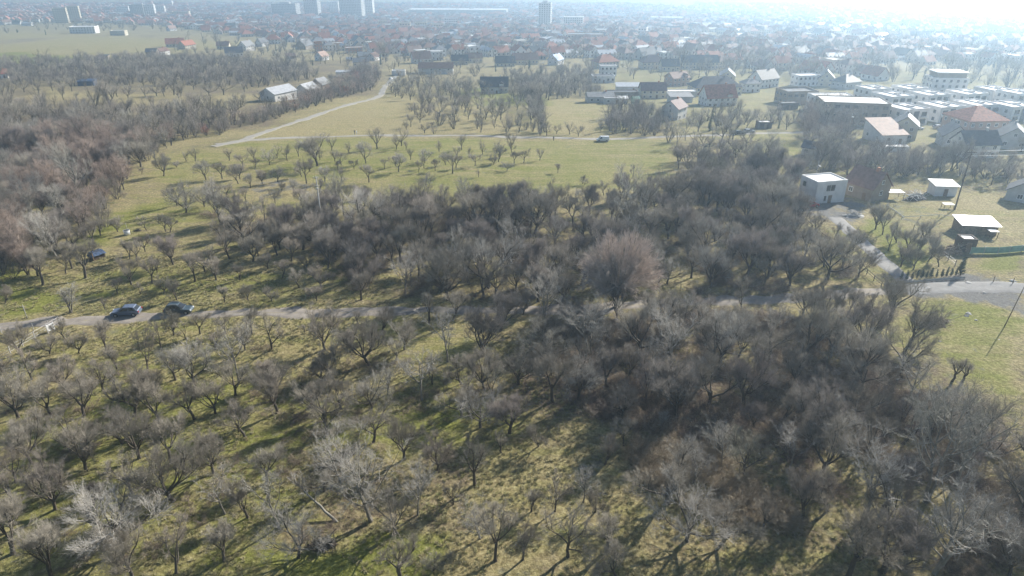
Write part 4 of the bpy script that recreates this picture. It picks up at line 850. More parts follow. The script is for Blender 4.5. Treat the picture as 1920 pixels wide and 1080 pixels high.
 (287,106,9,8,4.5,2.5,10,'gable','wall_brown','roof_dark','dark barn beside the white house at the rough field', dict(name='barn', cat='barn', wins=0)),
 (330,88,18,12,4,5,20,'gable','plaster_cream','roof_red','wide house with weathered red roof at the town edge', {}),
 (352,92,14,10,4.5,4,65,'gable','plaster_cream','roof_red','red-roofed house just right of the wide red roof', {}),
 (322,58,12,9,4,4,60,'gable','plaster_white','roof_rust','house with orange-red roof behind the hedge line', {}),
 (440,106,15,11,4,4.5,22,'gable','plaster_white','roof_dark','white house with dark slate roof among bare scrub', dict(attic=True)),
 (463,95,13,10,5,4.5,70,'gable','plaster_white','roof_grey','tall house with grey metal roof behind the slate one', {}),
 (420,92,12,9,4,3.5,10,'gable','plaster_cream','roof_brown','cream house with brown roof left of the grey one', {}),
 (4,146,7,7,3,2.5,30,'gable','plaster_white','roof_red','little red-roofed white house cut by the left edge', {}),
 (748,141,9,5,3.0,.5,4,'flat','plaster_white','roof_white','white garage at the head of the lane', dict(name='garage', cat='garage', wins=0)),
]
for a in NB: house(*a[:11], **a[11])
TOWNKO = [(P(a[0], a[1]), max(a[2], a[3])*.75) for a in NB]
def cube_extras():
    """Windows of the white cube house, on its lit corner."""
    p = P(1541, 373)
    o = [x for x in bpy.data.objects if x.get('label', '').startswith('plain white two-storey cube')][0]
    for x, z, w, h in ((-.9, 3.9, .95, 1.4), (.35, 3.9, .95, 1.4), (-1.4, 1.3, .5, 1.2)): window(o, x, -3.3, z, w, h, -math.pi/2, 'frame_dark')
    for y, z in ((1.6, 3.9),): window(o, -4.2, y, z, 1, 1.2, math.pi, 'frame_dark')
cube_extras()
# white flat-roofed duplex rows
def duplex(px, py, w, d, h, yaw, label):
    o = thing('duplex_house', label, 'house', P(px, py), R(yaw), 'white flat-roofed terraces on the right')
    W, Q = walls_roof(w, d, h, .5, 'flat'); W.build('wall', 'plaster_white', o); rf = Q.build('roof', 'roof_white', o)
    MB().box(-.15, .15, -d/2+.35, d/2-.35, h+.1, h+.55).build('parapet', 'plaster_white', rf)
    MB().box(w*.12, w*.12+2.2, -1, 1.2, h+.1, h+.6).build('skylight', 'roof_grey', rf)
    MB().box(-w*.1, w*.1, -d/2-.04, -d/2+.03, .2, h-.5).build('recess_panel', 'roof_dark', o)
    for sx in (-1, 1):
        MB().box(sx*w*.30-1.7, sx*w*.30+1.7, -d/2-.9, -d/2, h*.52, h*.52+.18).build('balcony', 'plaster_white', o)
        window(o, sx*w*.30, -d/2, h*.72, 2.2, 1.7, -math.pi/2, 'frame_dark'); window(o, sx*w*.30, -d/2, h*.26, 2.4, 1.9, -math.pi/2, 'frame_dark')
    for y in (-d*.28, d*.05, d*.32):
        for z in (h*.28, h*.74): window(o, -w/2, y, z, 1.1, 1.3, math.pi, 'frame_dark'); window(o, w/2, y, z, 1.4, 1.5, 0, 'frame_dark')
    return o
DUP = [(1690,230,15.5,15,'nearest row'),(1757,225,15.5,15,'nearest row'),(1822,221,15.5,15,'nearest row'),(1888,224,15.5,15,'nearest row'),
       (1668,203,15.5,13,'middle row'),(1736,200,15.5,13,'middle row'),(1806,198,16,13,'middle row'),(1632,188,15.5,13,'back row'),(1700,187,15.5,13,'back row'),(1856,190,15,11,'back row'),(1900,197,16,13,'back row')]
cnt = {}
for a in DUP:
    cnt[a[4]] = cnt.get(a[4], 0) + 1
    duplex(a[0], a[1], 12.5, 12.5 if a[4] != 'back row' else 11.5, 6.2, 16, f'white flat-roofed duplex with dark glazing, {ORD(cnt[a[4]])} from left in the {a[4]}')
house(1764, 183, 17, 12, 10.5, .4, -6, 'flat', 'plaster_white', 'roof_white', 'tall white block with brown top band above the duplex rows', name='apartment_block', cat='building', frame='frame_dark', wins=3.0)
o = thing('roof_pavilion', 'brown rooftop storey under a white slab on the tall block', 'pavilion', P(1764, 183), R(-6)); MB().box(-6.5, 7.5, -5, 5, 10.7, 13.2).build('wall', 'wall_brown', o); MB().box(-7.2, 8.2, -5.6, 5.6, 13.2, 13.6).build('roof', 'roof_white', o)

# far blocks, towers and halls
def block(px, py, wpx, hpx, d, yaw, wall, label, name='apartment_block', rows=True, roofm='roof_grey', pent=False):
    p = P(px, py); s = SC(p); w = wpx/s; h = hpx/s/.985; o = thing(name, label, 'building', p, R(yaw))
    W, Q = walls_roof(w, d, h, .9, 'flat'); W.build('wall', wall, o); Q.build('roof', roofm, o)
    if pent: MB().box(-w*.2, w*.2, -d*.2, d*.2, h, h+4).build('penthouse', wall, o)
    if rows:
        B = MB(); nf = max(2, int(h/3.1)); nw = max(2, int(w/3.6)); nd = max(2, int(d/4))
        for f in range(nf):
            z = (f+.55)*h/nf
            for i in range(nw):
                x = -w/2 + (i+.5)*w/nw
                B.box(x-.95, x+.95, -d/2-.06, -d/2+.02, z-.8, z+.8); B.box(x-.95, x+.95, d/2-.02, d/2+.06, z-.8, z+.8)
            for i in range(nd):
                y = -d/2 + (i+.5)*d/nd
                for sx in (-1, 1): B.box(sx*w/2-.05, sx*w/2+.05, y-.9, y+.9, z-.8, z+.8)
        tag(B.build('windows', 'glass', o), kind='stuff')
    return o
BL = [(118,43,22,25,14,20,'plaster_cream','yellowish tower block, left one of a pair beyond the field',{}),(142,41,21,26,14,20,'plaster_cream','yellowish tower block, right one of a pair beyond the field',{}),
 (233,28,20,14,14,20,'plaster_white','pale block left of the grey towers at upper left',{}),(261,31,24,20,18,10,'plaster_grey','dark grey tower between two pale blocks at upper left',{}),(284,33,18,22,14,12,'plaster_white','white gridded block right of the dark grey tower',{}),(303,27,16,14,14,12,'plaster_white','second white block right of the dark grey tower',{}),
 (281,12,11,9,14,0,'plaster_rose','small pinkish block at the top edge',{}),(341,32,30,9,16,10,'plaster_cream','low cream block in the haze',{}),(315,12,19,9,14,5,'plaster_white','white slab block at the top edge',{}),
 (538,31,47,22,24,-8,'plaster_grey','broad grey office block with white side near top',dict(pent=True)),(588,32,26,30,22,-6,'plaster_grey','tall blue-grey tower with white strip near top',{}),(628,25,18,20,16,0,'plaster_white','office front with bold white grid near top',{}),(662,33,42,33,26,-6,'plaster_grey','dark wide tower cut by the top edge',{}),(692,31,20,32,16,-6,'plaster_white','white slab tower right of the dark one',{}),
 (1022,52,22,42,20,-10,'plaster_grey','lone high-rise with white edge in the bright haze',dict(pent=True)),(1075,50,36,17,24,-8,'plaster_white','white-roofed office block right of the lone high-rise',dict(roofm='roof_white')),
 (1097,78,66,13,20,-4,'plaster_rose','long pinkish institutional block in the haze',{}),(760,58,20,14,14,5,'plaster_cream','first of four cream blocks in mid town',{}),(790,55,22,12,14,5,'plaster_cream','second of four cream blocks in mid town',{}),(820,58,22,12,14,5,'plaster_cream','third of four cream blocks in mid town',{}),(846,50,24,15,14,5,'plaster_white','fourth and tallest of four blocks in mid town',{}),
 (718,52,16,12,14,15,'plaster_cream','small ochre block left of the four cream blocks',{}),(1205,68,15,15,14,-20,'plaster_white','small white tower in the haze right of the pinkish block',{}),(1130,64,26,8,16,-5,'plaster_white','low white hall in the bright haze',dict(rows=False, roofm='roof_white')),
 (1250,40,60,7,30,-6,'plaster_white','long pale hall in the brightest haze',dict(rows=False, roofm='roof_white')),(860,26,182,8,60,-3,'plaster_grey','very long factory hall with bright white roof',dict(rows=False, roofm='roof_white', name='factory_hall')),
 (1660,106,24,4,18,-8,'plaster_white','flat white warehouse roof in the right haze',dict(rows=False, roofm='roof_white', name='warehouse')),(1690,112,18,4,14,-8,'plaster_white','second flat white warehouse roof in the right haze',dict(rows=False, roofm='roof_white', name='warehouse')),
 (1630,132,28,5,12,-5,'plaster_white','white greenhouse-like roof above the duplex rows',dict(rows=False, roofm='roof_white', name='warehouse')),(1800,123,20,4,14,-8,'plaster_white','white shed roof in the scrub above the tall block',dict(rows=False, roofm='roof_white', name='warehouse'))]
for a in BL: block(*a[:8], **a[8]); TOWNKO.append((P(a[0], a[1]), a[2]/SC(P(a[0], a[1]))*.55))
o = thing('market_hall', 'market hall with a row of bright pointed roofs in the haze', 'building', P(1142, 36)); s_ = SC(P(1142, 36)); L_ = 64/s_
MB().box(-L_/2, L_/2, -16, 16, -1, 7).build('wall', 'plaster_cream', o)
for i in range(11):
    x = -L_/2 + (i+.5)*L_/11; h_ = L_/22
    for y in (-8, 8): MB().add([(x-h_, y-7.5, 7.02), (x+h_, y-7.5, 7.02), (x+h_, y+7.5, 7.02), (x-h_, y+7.5, 7.02), (x, y, 13)], [(0, 3, 2, 1), (0, 1, 4), (1, 2, 4), (2, 3, 4), (3, 0, 4)]).build('roof', 'roof_white', o)

# small town houses: the largest 300 singly, the rest as one far mass
def town_mesh(w, d, hw, hr, roof, rm):
    W, Q = walls_roof(w, d, hw, hr, roof); B = MB(); B.V, B.F, B.M = list(W.V), list(W.F), [0]*len(W.F); B.add(Q.V, Q.F, 1)
    for f in range(max(1, round(hw/2.9))):
        z = f*2.9+1.6; n = max(2, int(w/3.2))
        for i in range(n):
            x = -w/2+(i+.5)*w/n
            for s in (-1, 1): B.box(x-.6, x+.6, s*d/2-.05, s*d/2+.05, z-.65, z+.65, 2)
        for i in range(2):
            y = -d/2+(i+.5)*d/2
            for s in (-1, 1): B.box(s*w/2-.05, s*w/2+.05, y-.6, y+.6, z-.65, z+.65, 2)
    if roof != 'flat': B.box(w*.15, w*.15+.7, -.3, .4, hw+hr*.4, hw+hr+.8, 0)
    return B.mesh('house', ['town_wall', rm, 'glass'])
TM = [(town_mesh(12, 9, 3.2, 4.2, 'gable', 'roof_red'), 'low house with steep red roof'), (town_mesh(11, 9, 5.8, 3.8, 'gable', 'roof_red'), 'two-storey house with red gable roof'), (town_mesh(13, 10, 3.6, 4.2, 'hip', 'roof_red'), 'house with red hip roof'),
      (town_mesh(12, 9, 3.4, 4.4, 'gable', 'roof_brown'), 'low house with steep brown roof'), (town_mesh(12, 10, 5.6, 3.6, 'hip', 'roof_brown'), 'two-storey house with brown hip roof'), (town_mesh(13, 10, 3.4, 4.6, 'gable', 'roof_dark'), 'house with dark slate roof'),
      (town_mesh(12, 9, 5.8, 3.2, 'hip', 'roof_grey'), 'two-storey house with grey hip roof'), (town_mesh(14, 9, 4.4, 2.4, 'gable', 'roof_metal'), 'house with pale metal roof'), (town_mesh(12, 10, 6.2, .5, 'flat', 'roof_white'), 'flat-roofed white-topped house'), (town_mesh(12, 9, 3.6, 4.0, 'gable', 'roof_rust'), 'low house with orange-brown roof')]
TW = np.array([4, 3, 3, 4, 3, 3.0, 2, 1.6, 1.2, 2.4]); TW /= TW.sum()
TOWN = [(-60,40),(200,44),(330,50),(420,66),(480,72),(560,84),(640,100),(720,108),(900,105),(1000,112),(1120,112),(1300,112),(1430,140),(1560,140),(1640,150),(1760,150),(1960,160),(1960,8),(-60,8)]
TP = np.array(wpoly(TOWN)); hs_ = []
ang = R(24); ca, sa = math.cos(ang), math.sin(ang)
gx, gy = np.meshgrid(np.arange(-2600, 2600, 16.5), np.arange(-2600, 4200, 23.0)); gx = gx.ravel(); gy = gy.ravel()
gx = gx + rng.normal(size=gx.shape)*3; gy = gy + rng.normal(size=gy.shape)*4
wx_, wy_ = gx*ca - gy*sa, gx*sa + gy*ca
kk = inpoly(wx_, wy_, [tuple(q) for q in TP]) & (rng.random(len(wx_)) < .85) & ((vnoise(wx_, wy_, 160, 9) > .30) | (wx_ < 250))
kk &= (rng.random(len(wx_)) < np.where(wx_ > 420, .5, 1))
for x, y in zip(wx_[kk], wy_[kk]):
    if any((q.x-x)**2 + (q.y-y)**2 < (r+8)**2 for q, r in TOWNKO): continue
    hs_.append([x, y, int(rng.choice(len(TM), p=TW)), .85 + .35*rng.random(), ang + R(rng.normal()*5) + (math.pi/2 if rng.random() < .5 else 0)])
hs_.sort(key=lambda h: h[1]*cp + (CAMZ - gzf(h[0], h[1]))*sp)
for i, h in enumerate(hs_[:270]):
    o = link('town_house', TM[h[2]][0], loc=(h[0], h[1], gzf(h[0], h[1])), rotz=h[4]); o.scale = (h[3],)*3
    px = float(PX(h[0], h[1], gzf(h[0], h[1]))[0]); part_ = 'beyond the wide left field' if px < 160 else 'left of the office towers' if px < 480 else 'below the office towers' if px < 720 else 'below the long factory hall' if px < 980 else 'around the lone high-rise' if px < 1250 else 'above the white duplex rows'
    tag(o, f'hazy {TM[h[2]][1]} in the far town, {part_}', 'house', f'small town houses {part_}')
rest_h = hs_[270:]
stuff('far_town', [t[0] for t in TM], [(h[0], h[1], gzf(h[0], h[1])) for h in rest_h], [(0, 0, h[4]) for h in rest_h], [(h[3],)*3 for h in rest_h], [h[2] for h in rest_h], 'mass of tiny roofs fading into the haze', 'far town')
# ---------------------------------------------------------------- vehicles
def paint(name, col, met=.4): plain(name, col, .28, .04, .8, metallic=met, spec=.6)
paint('paint_slate', (.17, .21, .29), .3); paint('paint_teal', (.075, .105, .125), .3); paint('paint_white', (.78, .78, .78), 0); paint('paint_red', (.45, .03, .04), 0); paint('paint_silver', (.5, .51, .53)); paint('paint_black', (.02, .02, .025))
nmat('tail_red', .3)[2].inputs['Base Color'].default_value = (.4, .01, .01, 1); nmat('lamp_clear', .15)[2].inputs['Base Color'].default_value = (.75, .77, .8, 1)
def car(px, py, yaw, col, label, kind='suv', bars=False, L=4.6, W=1.86, H=1.68, name='parked_car', cat='car'):
    """Nose towards +x; body of lofted ribs, glass set in, wheels with rims."""
    o = thing(name, label, cat, P(px, py), yaw)
    h = L/2
    if kind == 'van': lower = [(-h, .35, 1.0), (-h, 1.05, 1.0), (h*.55, 1.05, 1.0), (h*.98, .86, .92), (h, .35, .9)]; cab = [(-h+.05, 1.05), (-h+.12, H), (h*.36, H), (h*.66, 1.05)]
    else: lower = [(-h, .38, .94), (-h+.03, .98, .96), (-h*.3, 1.0, 1.0), (h*.36, 1.0, .98), (h*.9, .84, .92), (h, .62, .86), (h*.99, .34, .86)]; cab = [(-h+.10, .98), (-h*.70, H-.06), (-h*.35, H), (h*.06, H-.03), (h*.44, 1.0)]
    if kind == 'hatch': cab = [(-h+.12, .98), (-h*.62, H-.05), (-h*.2, H), (h*.1, H-.05), (h*.5, 1.0)]
    B = MB(); n = len(lower)                                       # lower body: side profile swept over rounded ribs
    ribs = [(-W/2, .0, .06), (-W/2+.07, .0, 0), (W/2-.07, .0, 0), (W/2, .0, .06)]
    rows = []
    for y, _, ins in ribs: rows.append([(x*(1-ins*.25), y*(k if abs(y) > W/2-.01 else 1), z + (0.02 if ins and z < .4 else 0) - (ins*.4 if z > .8 else 0)) for x, z, k in lower])
    for r in rows: B.V += r
    for i in range(3):
        for j in range(n-1): B.F.append((i*n+j, i*n+j+1, (i+1)*n+j+1, (i+1)*n+j))
        B.F.append((i*n+n-1, i*n, (i+1)*n, (i+1)*n+n-1))
    B.F += [tuple(range(n)), tuple(3*n+j for j in range(n))[::-1]]; B.M = [0]*len(B.F)
    C_ = MB(); m = len(cab); top = max(z for _, z in cab)          # cabin: narrower towards the roof
    yy = lambda z: W/2-.08-(z-1.0)*.24
    for s in (-1, 1): C_.V += [(x, s*yy(z), z) for x, z in cab]
    for j in range(m-1): C_.F.append((j, j+1, m+j+1, m+j))
    C_.F += [tuple(range(m)), tuple(m+j for j in range(m))[::-1]]; C_.M = [0]*len(C_.F)
    for Q in (B, C_):
        me = Q.mesh('body' if Q is B else 'cabin', col)
        bm = bmesh.new(); bm.from_mesh(me); bmesh.ops.recalc_face_normals(bm, faces=bm.faces); bmesh.ops.bevel(bm, geom=[e for e in bm.edges if e.calc_face_angle(0) > .35], offset=.05, segments=2, affect='EDGES'); bm.to_mesh(me); bm.free()
        link('body' if Q is B else 'cabin', me, o)
    def pane(q, nm='window', mt='car_glass'):
        a = [Vector(p) for p in q]; nrm = (a[1]-a[0]).cross(a[2]-a[0]).normalized()*.015; MB().add([p-nrm for p in a]+[p+nrm for p in a], BOXF.tolist()).build(nm, mt, o)
    x0, x1 = cab[0][0], cab[-1][0]; tp = [c for c in cab if c[1] > 1.3]
    f = lambda a, b_, t: (a[0]+(b_[0]-a[0])*t, a[1]+(b_[1]-a[1])*t)
    for s in (-1, 1):
        e = s*.012
        if kind != 'van':
            lo0, lo1, lo2 = x0+.30, (x0+x1)*.5-.08, x1-.34
            for (p, q, tx0, tx1) in ((lo0, lo1-.04, tp[0][0]+.22, (tp[0][0]+tp[-1][0])*.5-.03), (lo1+.04, lo2, (tp[0][0]+tp[-1][0])*.5+.05, tp[-1][0]-.06)):
                pane([(p, s*yy(1.06)+e, 1.06), (q, s*yy(1.06)+e, 1.06), (tx1, s*yy(top-.14)+e, top-.14), (tx0, s*yy(top-.14)+e, top-.14)])
        else: pane([(h*.12, s*yy(1.1)+e, 1.1), (h*.52, s*yy(1.1)+e, 1.1), (h*.34, s*yy(top-.16)+e, top-.16), (h*.12, s*yy(top-.16)+e, top-.16)])
        for x in (-h*.62, h*.62):
            w = link('wheel', None, o, loc=(x, s*(W/2-.10), .34)); T = MB(); T.cyl((0, -.11, 0), (0, .11, 0), .34, .34, 16); T.build('tyre', 'rubber', w); MB().cyl((0, -.125, 0), (0, .125, 0), .21, .21, 12).build('rim', 'steel', w)
        MB().box(h*.93-.06, h*.985, s*W*.36-.16, s*W*.36+.16, .66, .80).build('headlight', 'lamp_clear', o)
        MB().box(-h-.02, -h+.08, s*W*.42-.10, s*W*.42+.10, .72, .96).build('tail_light', 'tail_red', o)
        MB().box(h*.30, h*.38, s*(W/2-.02), s*(W/2+.16), .98, 1.12).build('mirror', col, o)
        if bars: MB().box(-h*.55, h*.02, s*.58-.03, s*.58+.03, H+.02, H+.10).build('roof_bar', 'steel', o)
    a, b_ = cab[-1], cab[-2]; p, q = f(a, b_, .08), f(a, b_, .9)
    pane([(p[0]+.03, -yy(p[1])+.12, p[1]+.03), (p[0]+.03, yy(p[1])-.12, p[1]+.03), (q[0]+.03, yy(q[1])-.1, q[1]+.03), (q[0]+.03, -yy(q[1])+.1, q[1]+.03)], 'windscreen')
    a, b_ = cab[0], cab[1]; p, q = f(a, b_, .2), f(a, b_, .88)
    pane([(p[0]-.03, -yy(p[1])+.14, p[1]+.02), (p[0]-.03, yy(p[1])-.14, p[1]+.02), (q[0]-.03, yy(q[1])-.12, q[1]+.02), (q[0]-.03, -yy(q[1])+.12, q[1]+.02)], 'rear_window')
    return o
def road_dir(r, p):
    i = int(np.argmin(np.hypot(r[:, 0]-p.x, r[:, 1]-p.y))); i = min(max(i, 2), len(r)-3); d = r[i+2]-r[i-2]; return math.atan2(d[1], d[0])
a0 = road_dir(ROAD, P(240, 592))
car(238, 590, a0 + math.pi - .06, 'paint_slate', 'slate-blue estate car parked on the verge, nose to the left')
car(337, 586, a0 - .12, 'paint_teal', 'dark teal-grey off-road car with roof bars behind the slate car', bars=True, L=4.5, H=1.74)
car(1130, 265, road_dir(TRACK, P(1130, 262)) + math.pi, 'paint_white', 'small white van on the grass beside the upper track', 'van', L=4.4, H=1.85, name='parked_van', cat='van')
car(1386, 252, .02, 'paint_black', 'black car parked beside the upper track', 'hatch', L=4.4, H=1.5)
car(1404, 249, .25, 'paint_silver', 'silver car behind the black one on the upper track', 'hatch', L=4.4, H=1.5)
car(1519, 388, .3, 'paint_red', 'red car parked in front of the white cube house', 'hatch', L=4.0, H=1.5)
car(734, 149, 1.2, 'paint_white', 'white car coming down the lane head', 'hatch', L=4.4, H=1.5)
car(657, 113, .1, 'paint_white', 'long white van parked in a yard behind the hedge', 'van', L=7.5, H=2.6, name='parked_van', cat='van')
car(1720, 243, .0, 'paint_white', 'white car in the green yard below the duplex rows', 'hatch', L=4.4, H=1.5)
car(1760, 241, .05, 'paint_silver', 'silver car right of the white one below the duplexes', 'hatch', L=4.4, H=1.5)
car(1868, 273, .1, 'paint_white', 'white car beside the rose house', 'hatch', L=4.4, H=1.5)

# ---------------------------------------------------------------- poles and wires
def pole(px, py, h, label, mat='timber', arms=(), tilt=(0, 0), r=.15, lamp=False):
    o = thing('power_pole', label, 'pole', P(px, py)); o.rotation_euler = (tilt[0], tilt[1], 0)
    MB().cyl((0, 0, -.4), (0, 0, h), r, r*.65, 10).build('shaft', mat, o, smooth=True)
    for z, w in arms:
        a = MB().box(-w/2, w/2, -.14-.1, -.14, z-.07, z+.07).build('crossarm', mat, o)
        for x in (-w*.45, 0, w*.45): MB().cyl((x, -.19, z+.07), (x, -.19, z+.3), .05, .035, 8).build('insulator', 'frame_white', a)
    if lamp: MB().box(-.1, .1, -1.1, -.1, h-1.2, h-1.08).build('lamp_arm', 'steel', o); MB().box(-.16, .16, -1.6, -1.0, h-1.25, h-1.1).build('lamp_head', 'frame_white', o)
    return o
pole(606, 438, 13.0, 'tall pale concrete power pole rising from the wood edge', 'concrete', ((12.6, 1.0), (10.8, .9), (10.2, .7)), r=.17)
pole(1790, 393, 14.5, 'tall dark wooden power pole beside the white shed', 'timber_dark', ((14.1, 2.2), (13.0, 1.6)), r=.19)
pole(1884, 611, 7.6, 'thin leaning wooden pole on the grass below the road', 'timber', tilt=(0, .12), r=.09)
pole(1590, 250, 7.5, 'slim street lamp in front of the big brown building', 'steel', lamp=True, r=.08)
pole(1527, 345, 6.5, 'slim lamp post behind the white cube house', 'steel', lamp=True, r=.07)
def wire(pts, label, sag=.8, r=.022):
    a, b_ = Vector(pts[0]), Vector(pts[1]); n = 24; q = np.array([[*(a.lerp(b_, i/n) - Vector((0, 0, sag*4*(i/n)*(1-i/n))))] for i in range(n+1)])[None]
    v, f = tubes([(q, np.full((1, n+1), r), 5)]); tag(link('power_line', mesh_np('power_line', v, f, 'frame_white', smooth=True)), label, 'wire')
p0 = P(1790, 393); p1 = P(2120, 350); q1 = P(2120, 350)
for i, (dx, z, nm) in enumerate(((-.95, 14.4, 'highest'), (0.0, 14.4, 'second'), (.95, 14.4, 'third'), (-.7, 13.3, 'fourth'), (.7, 13.3, 'lowest'))):
    wire((p0 + Vector((dx, -.19, z)), q1 + Vector((dx, 0, z-.3))), f'{nm} of five thin wires running right from the wooden pole', 1.2)

# ---------------------------------------------------------------- yard things on the right
def fence_line(pix, label, h, post_gap, mat_post, rails=(), panel=None, name='fence', r=.05, cat='fence'):
    w = [P(a, b_) for a, b_ in pix]; o = thing(name, label, cat, w[0]); base = w[0]
    for a, b_ in zip(w[:-1], w[1:]):
        L = (b_-a).length; n = max(1, round(L/post_gap)); dirv = (b_-a)/L; yaw = math.atan2(dirv.y, dirv.x)
        for i in range(n+1):
            q = a + (b_-a)*(i/n); q.z = gzf(q.x, q.y)
            MB().box(-r, r, -r, r, -.3, h).build('post', mat_post, o, loc=q-base, rotz=yaw)
        for i in range(n):
            q0 = a + (b_-a)*(i/n); q1_ = a + (b_-a)*((i+1)/n); q0.z = gzf(q0.x, q0.y); q1_.z = gzf(q1_.x, q1_.y)
            for z, rr, mt in rails: MB().cyl(q0-base+Vector((0, 0, z)), q1_-base+Vector((0, 0, z)), rr, rr, 5).build('rail', mt, o)
            if panel: MB().slab([q0-base+Vector((0, 0, .1)), q1_-base+Vector((0, 0, .1)), q1_-base+Vector((0, 0, h-.05)), q0-base+Vector((0, 0, h-.05))], .03).build('panel', panel, o)
    return o
fence_line([(1818,476),(1870,476),(1935,470)], 'long mint-green netting fence behind the black hut', 1.5, 3, 'steel', panel='green_mesh')
fence_line([(1490,402),(1540,445),(1600,492),(1652,538)], 'dark low rail fence left of the concrete driveway', 1.1, 2.6, 'timber_dark', ((.5, .05, 'timber_dark'), (1.0, .06, 'timber_dark')))
fence_line([(1658,536),(1730,529),(1808,523)], 'low pale stone wall along the yard front', .55, 2.2, 'concrete', panel='concrete', name='garden_wall', cat='wall')
fence_line([(1862,529),(1935,536)], 'thin wire fence along the pale road at right', 1.3, 3, 'timber', ((1.0, .02, 'steel'), (.6, .02, 'steel')))
fence_line([(1690,412),(1760,408),(1800,412)], 'white pipe rail across the vegetable garden', .8, 4, 'steel', ((.7, .05, 'frame_white'),))
fence_line([(1712,432),(1752,470),(1790,500)], 'wire fence between little orchard and garden path', 1.4, 2.6, 'timber_dark', ((1.2, .02, 'steel'), (.7, .02, 'steel')))
fence_line([(4,626),(34,623),(64,621),(93,617)], 'pale post-and-wire fence along the road at the left edge', 1.5, 3, 'concrete', ((1.3, .018, 'steel'), (.8, .018, 'steel')), r=.04)
fence_line([(112,607),(66,635),(20,663),(-20,690)], 'slanting wire fence running down from the white gate', 1.3, 2.6, 'concrete', ((1.2, .018, 'steel'), (.75, .018, 'steel'), (.35, .018, 'steel')), r=.05)
def gate():
    p = P(97, 622); o = thing('gate', 'white gate panel standing at the corner of the wire fence', 'gate', p, R(70))
    for x in (-.55, .55): MB().box(x-.06, x+.06, -.06, .06, -.2, 1.5).build('post', 'white_paint', o)
    for z in (.3, 1.3): MB().box(-.49, .49, -.05, .05, z, z+.1).build('rail', 'white_paint', o)
    for i in range(5): MB().box(-.42+i*.18, -.30+i*.18, -.02, .02, .41, 1.29).build('slat', 'white_paint', o)
gate()
pole(51, 597, 2.6, 'short pale post on the grass above the road, far left', 'concrete', r=.07)
def shrub_row():
    for i in range(13):
        x = 1690 + i*9.3; y = 528 - i*.75; p = P(x, y-3); v = PROTO['conifer'][i % 2]; o = link('thuja', None, loc=p, rotz=i*1.1); s = .36*(1 + .15*math.sin(i*2.3)) if i < 12 else .75; o.scale = (s*1.3, s*1.3, s)
        link('trunk', v[0], o); link('crown', v[1], o); tag(o, f'small dark thuja, {ORD(i+1)} from left in the row along the yard front', 'thuja', 'thujas along the yard front')
shrub_row()
def heap(px, py, w, d, h, mat, label, name, cat, sticks=0, stick_mat='timber', seed=1):
    """A low uneven mound, with sticks or boards thrown over it."""
    rgh = np.random.default_rng(seed); p = P(px, py); n, m = 14, 7
    a = np.linspace(0, 2*np.pi, n, endpoint=False); V = []
    for j in range(m):
        t = j/(m-1); rr = 1-t**1.6; V += [(math.cos(q)*w/2*rr*(1+.18*rgh.normal()), math.sin(q)*d/2*rr*(1+.18*rgh.normal()), h*t*(1+.12*rgh.normal()) - .1) for q in a]
    F = [(j*n+i, j*n+(i+1) % n, (j+1)*n+(i+1) % n, (j+1)*n+i) for j in range(m-1) for i in range(n)]
    o = thing(name, label, cat, p, rgh.random()*.4); B = MB(); B.add(V, F); B.build('mound', mat, o)
    if sticks:
        q = np.zeros((sticks, 2, 3)); c = np.stack([rgh.normal(size=sticks)*w*.22, rgh.normal(size=sticks)*d*.22, h*(.3+.7*rgh.random(sticks))], -1); dv = rgh.normal(size=(sticks, 3))*np.array([1, 1, .35]); dv = norm(dv)*(.5+rgh.random((sticks, 1)))*w*.22
        q[:, 0] = c-dv; q[:, 1] = c+dv; v, f = tubes([(q, np.full((sticks, 2), .035), 4)]); tag(link('sticks', mesh_np('sticks', v, f, stick_mat), o), kind='stuff')
    return o
heap(1750, 607, 5.5, 3.2, 1.3, 'timber_dark', 'dark brush pile with pale debris on the grass below the gravel yard', 'brush_pile', 'heap', 60, 'dry_stalk', 3)
heap(605, 1022, 3.2, 1.4, .7, 'timber_dark', 'dark heap of cut branches on the mossy grass', 'branch_pile', 'heap', 70, 'bark_dark', 4)
heap(1786, 474, 4.2, 3.2, 1.9, 'timber', 'brown compost heap left of the black hut', 'compost_heap', 'heap', 30, 'dry_stalk', 5)
heap(1716, 374, 6.5, 3.0, 1.6, 'timber_dark', 'pile of boards with a whitish top beside the brown house', 'board_pile', 'heap', 50, 'frame_white', 6)
heap(1600, 405, 6.0, 3.0, .9, 'concrete', 'grey rubble heap in front of the cube house', 'rubble_heap', 'heap', 30, 'concrete', 7)
heap(1640, 275+14, 3, 2, .8, 'concrete', 'pale rubble beside the rust-roofed house', 'rubble_heap', 'heap', 20, 'frame_white', 8)
heap(259, 433, 2.0, 1.0, .5, 'bark_dark', 'small dark log heap right of the white tank', 'log_heap', 'heap', 14, 'bark_dark', 9)
rgr = np.random.default_rng(21)
for i, (x, y, s) in enumerate(((1816,588,.9),(1752,586,.6),(1846,549,.8),(1830,600,.5),(1762,640,.5),(1873,637,.4),(1812,592,.7),(1741,540,.9),(1900,527,1.1),(1816,531,1.2))):
    bm = bmesh.new(); bmesh.ops.create_icosphere(bm, subdivisions=2, radius=s*.5)
    for v in bm.verts: v.co *= 1 + .22*rgr.normal(); v.co.z *= .38
    me = bpy.data.meshes.new('stone'); bm.to_mesh(me); bm.free(); me.materials.append(MATS['concrete'])
    tag(link('stone', me, loc=P(x, y), rotz=i), 'pale stone block lying about the gravel yard and its grass', 'stone', 'stones about the gravel yard')
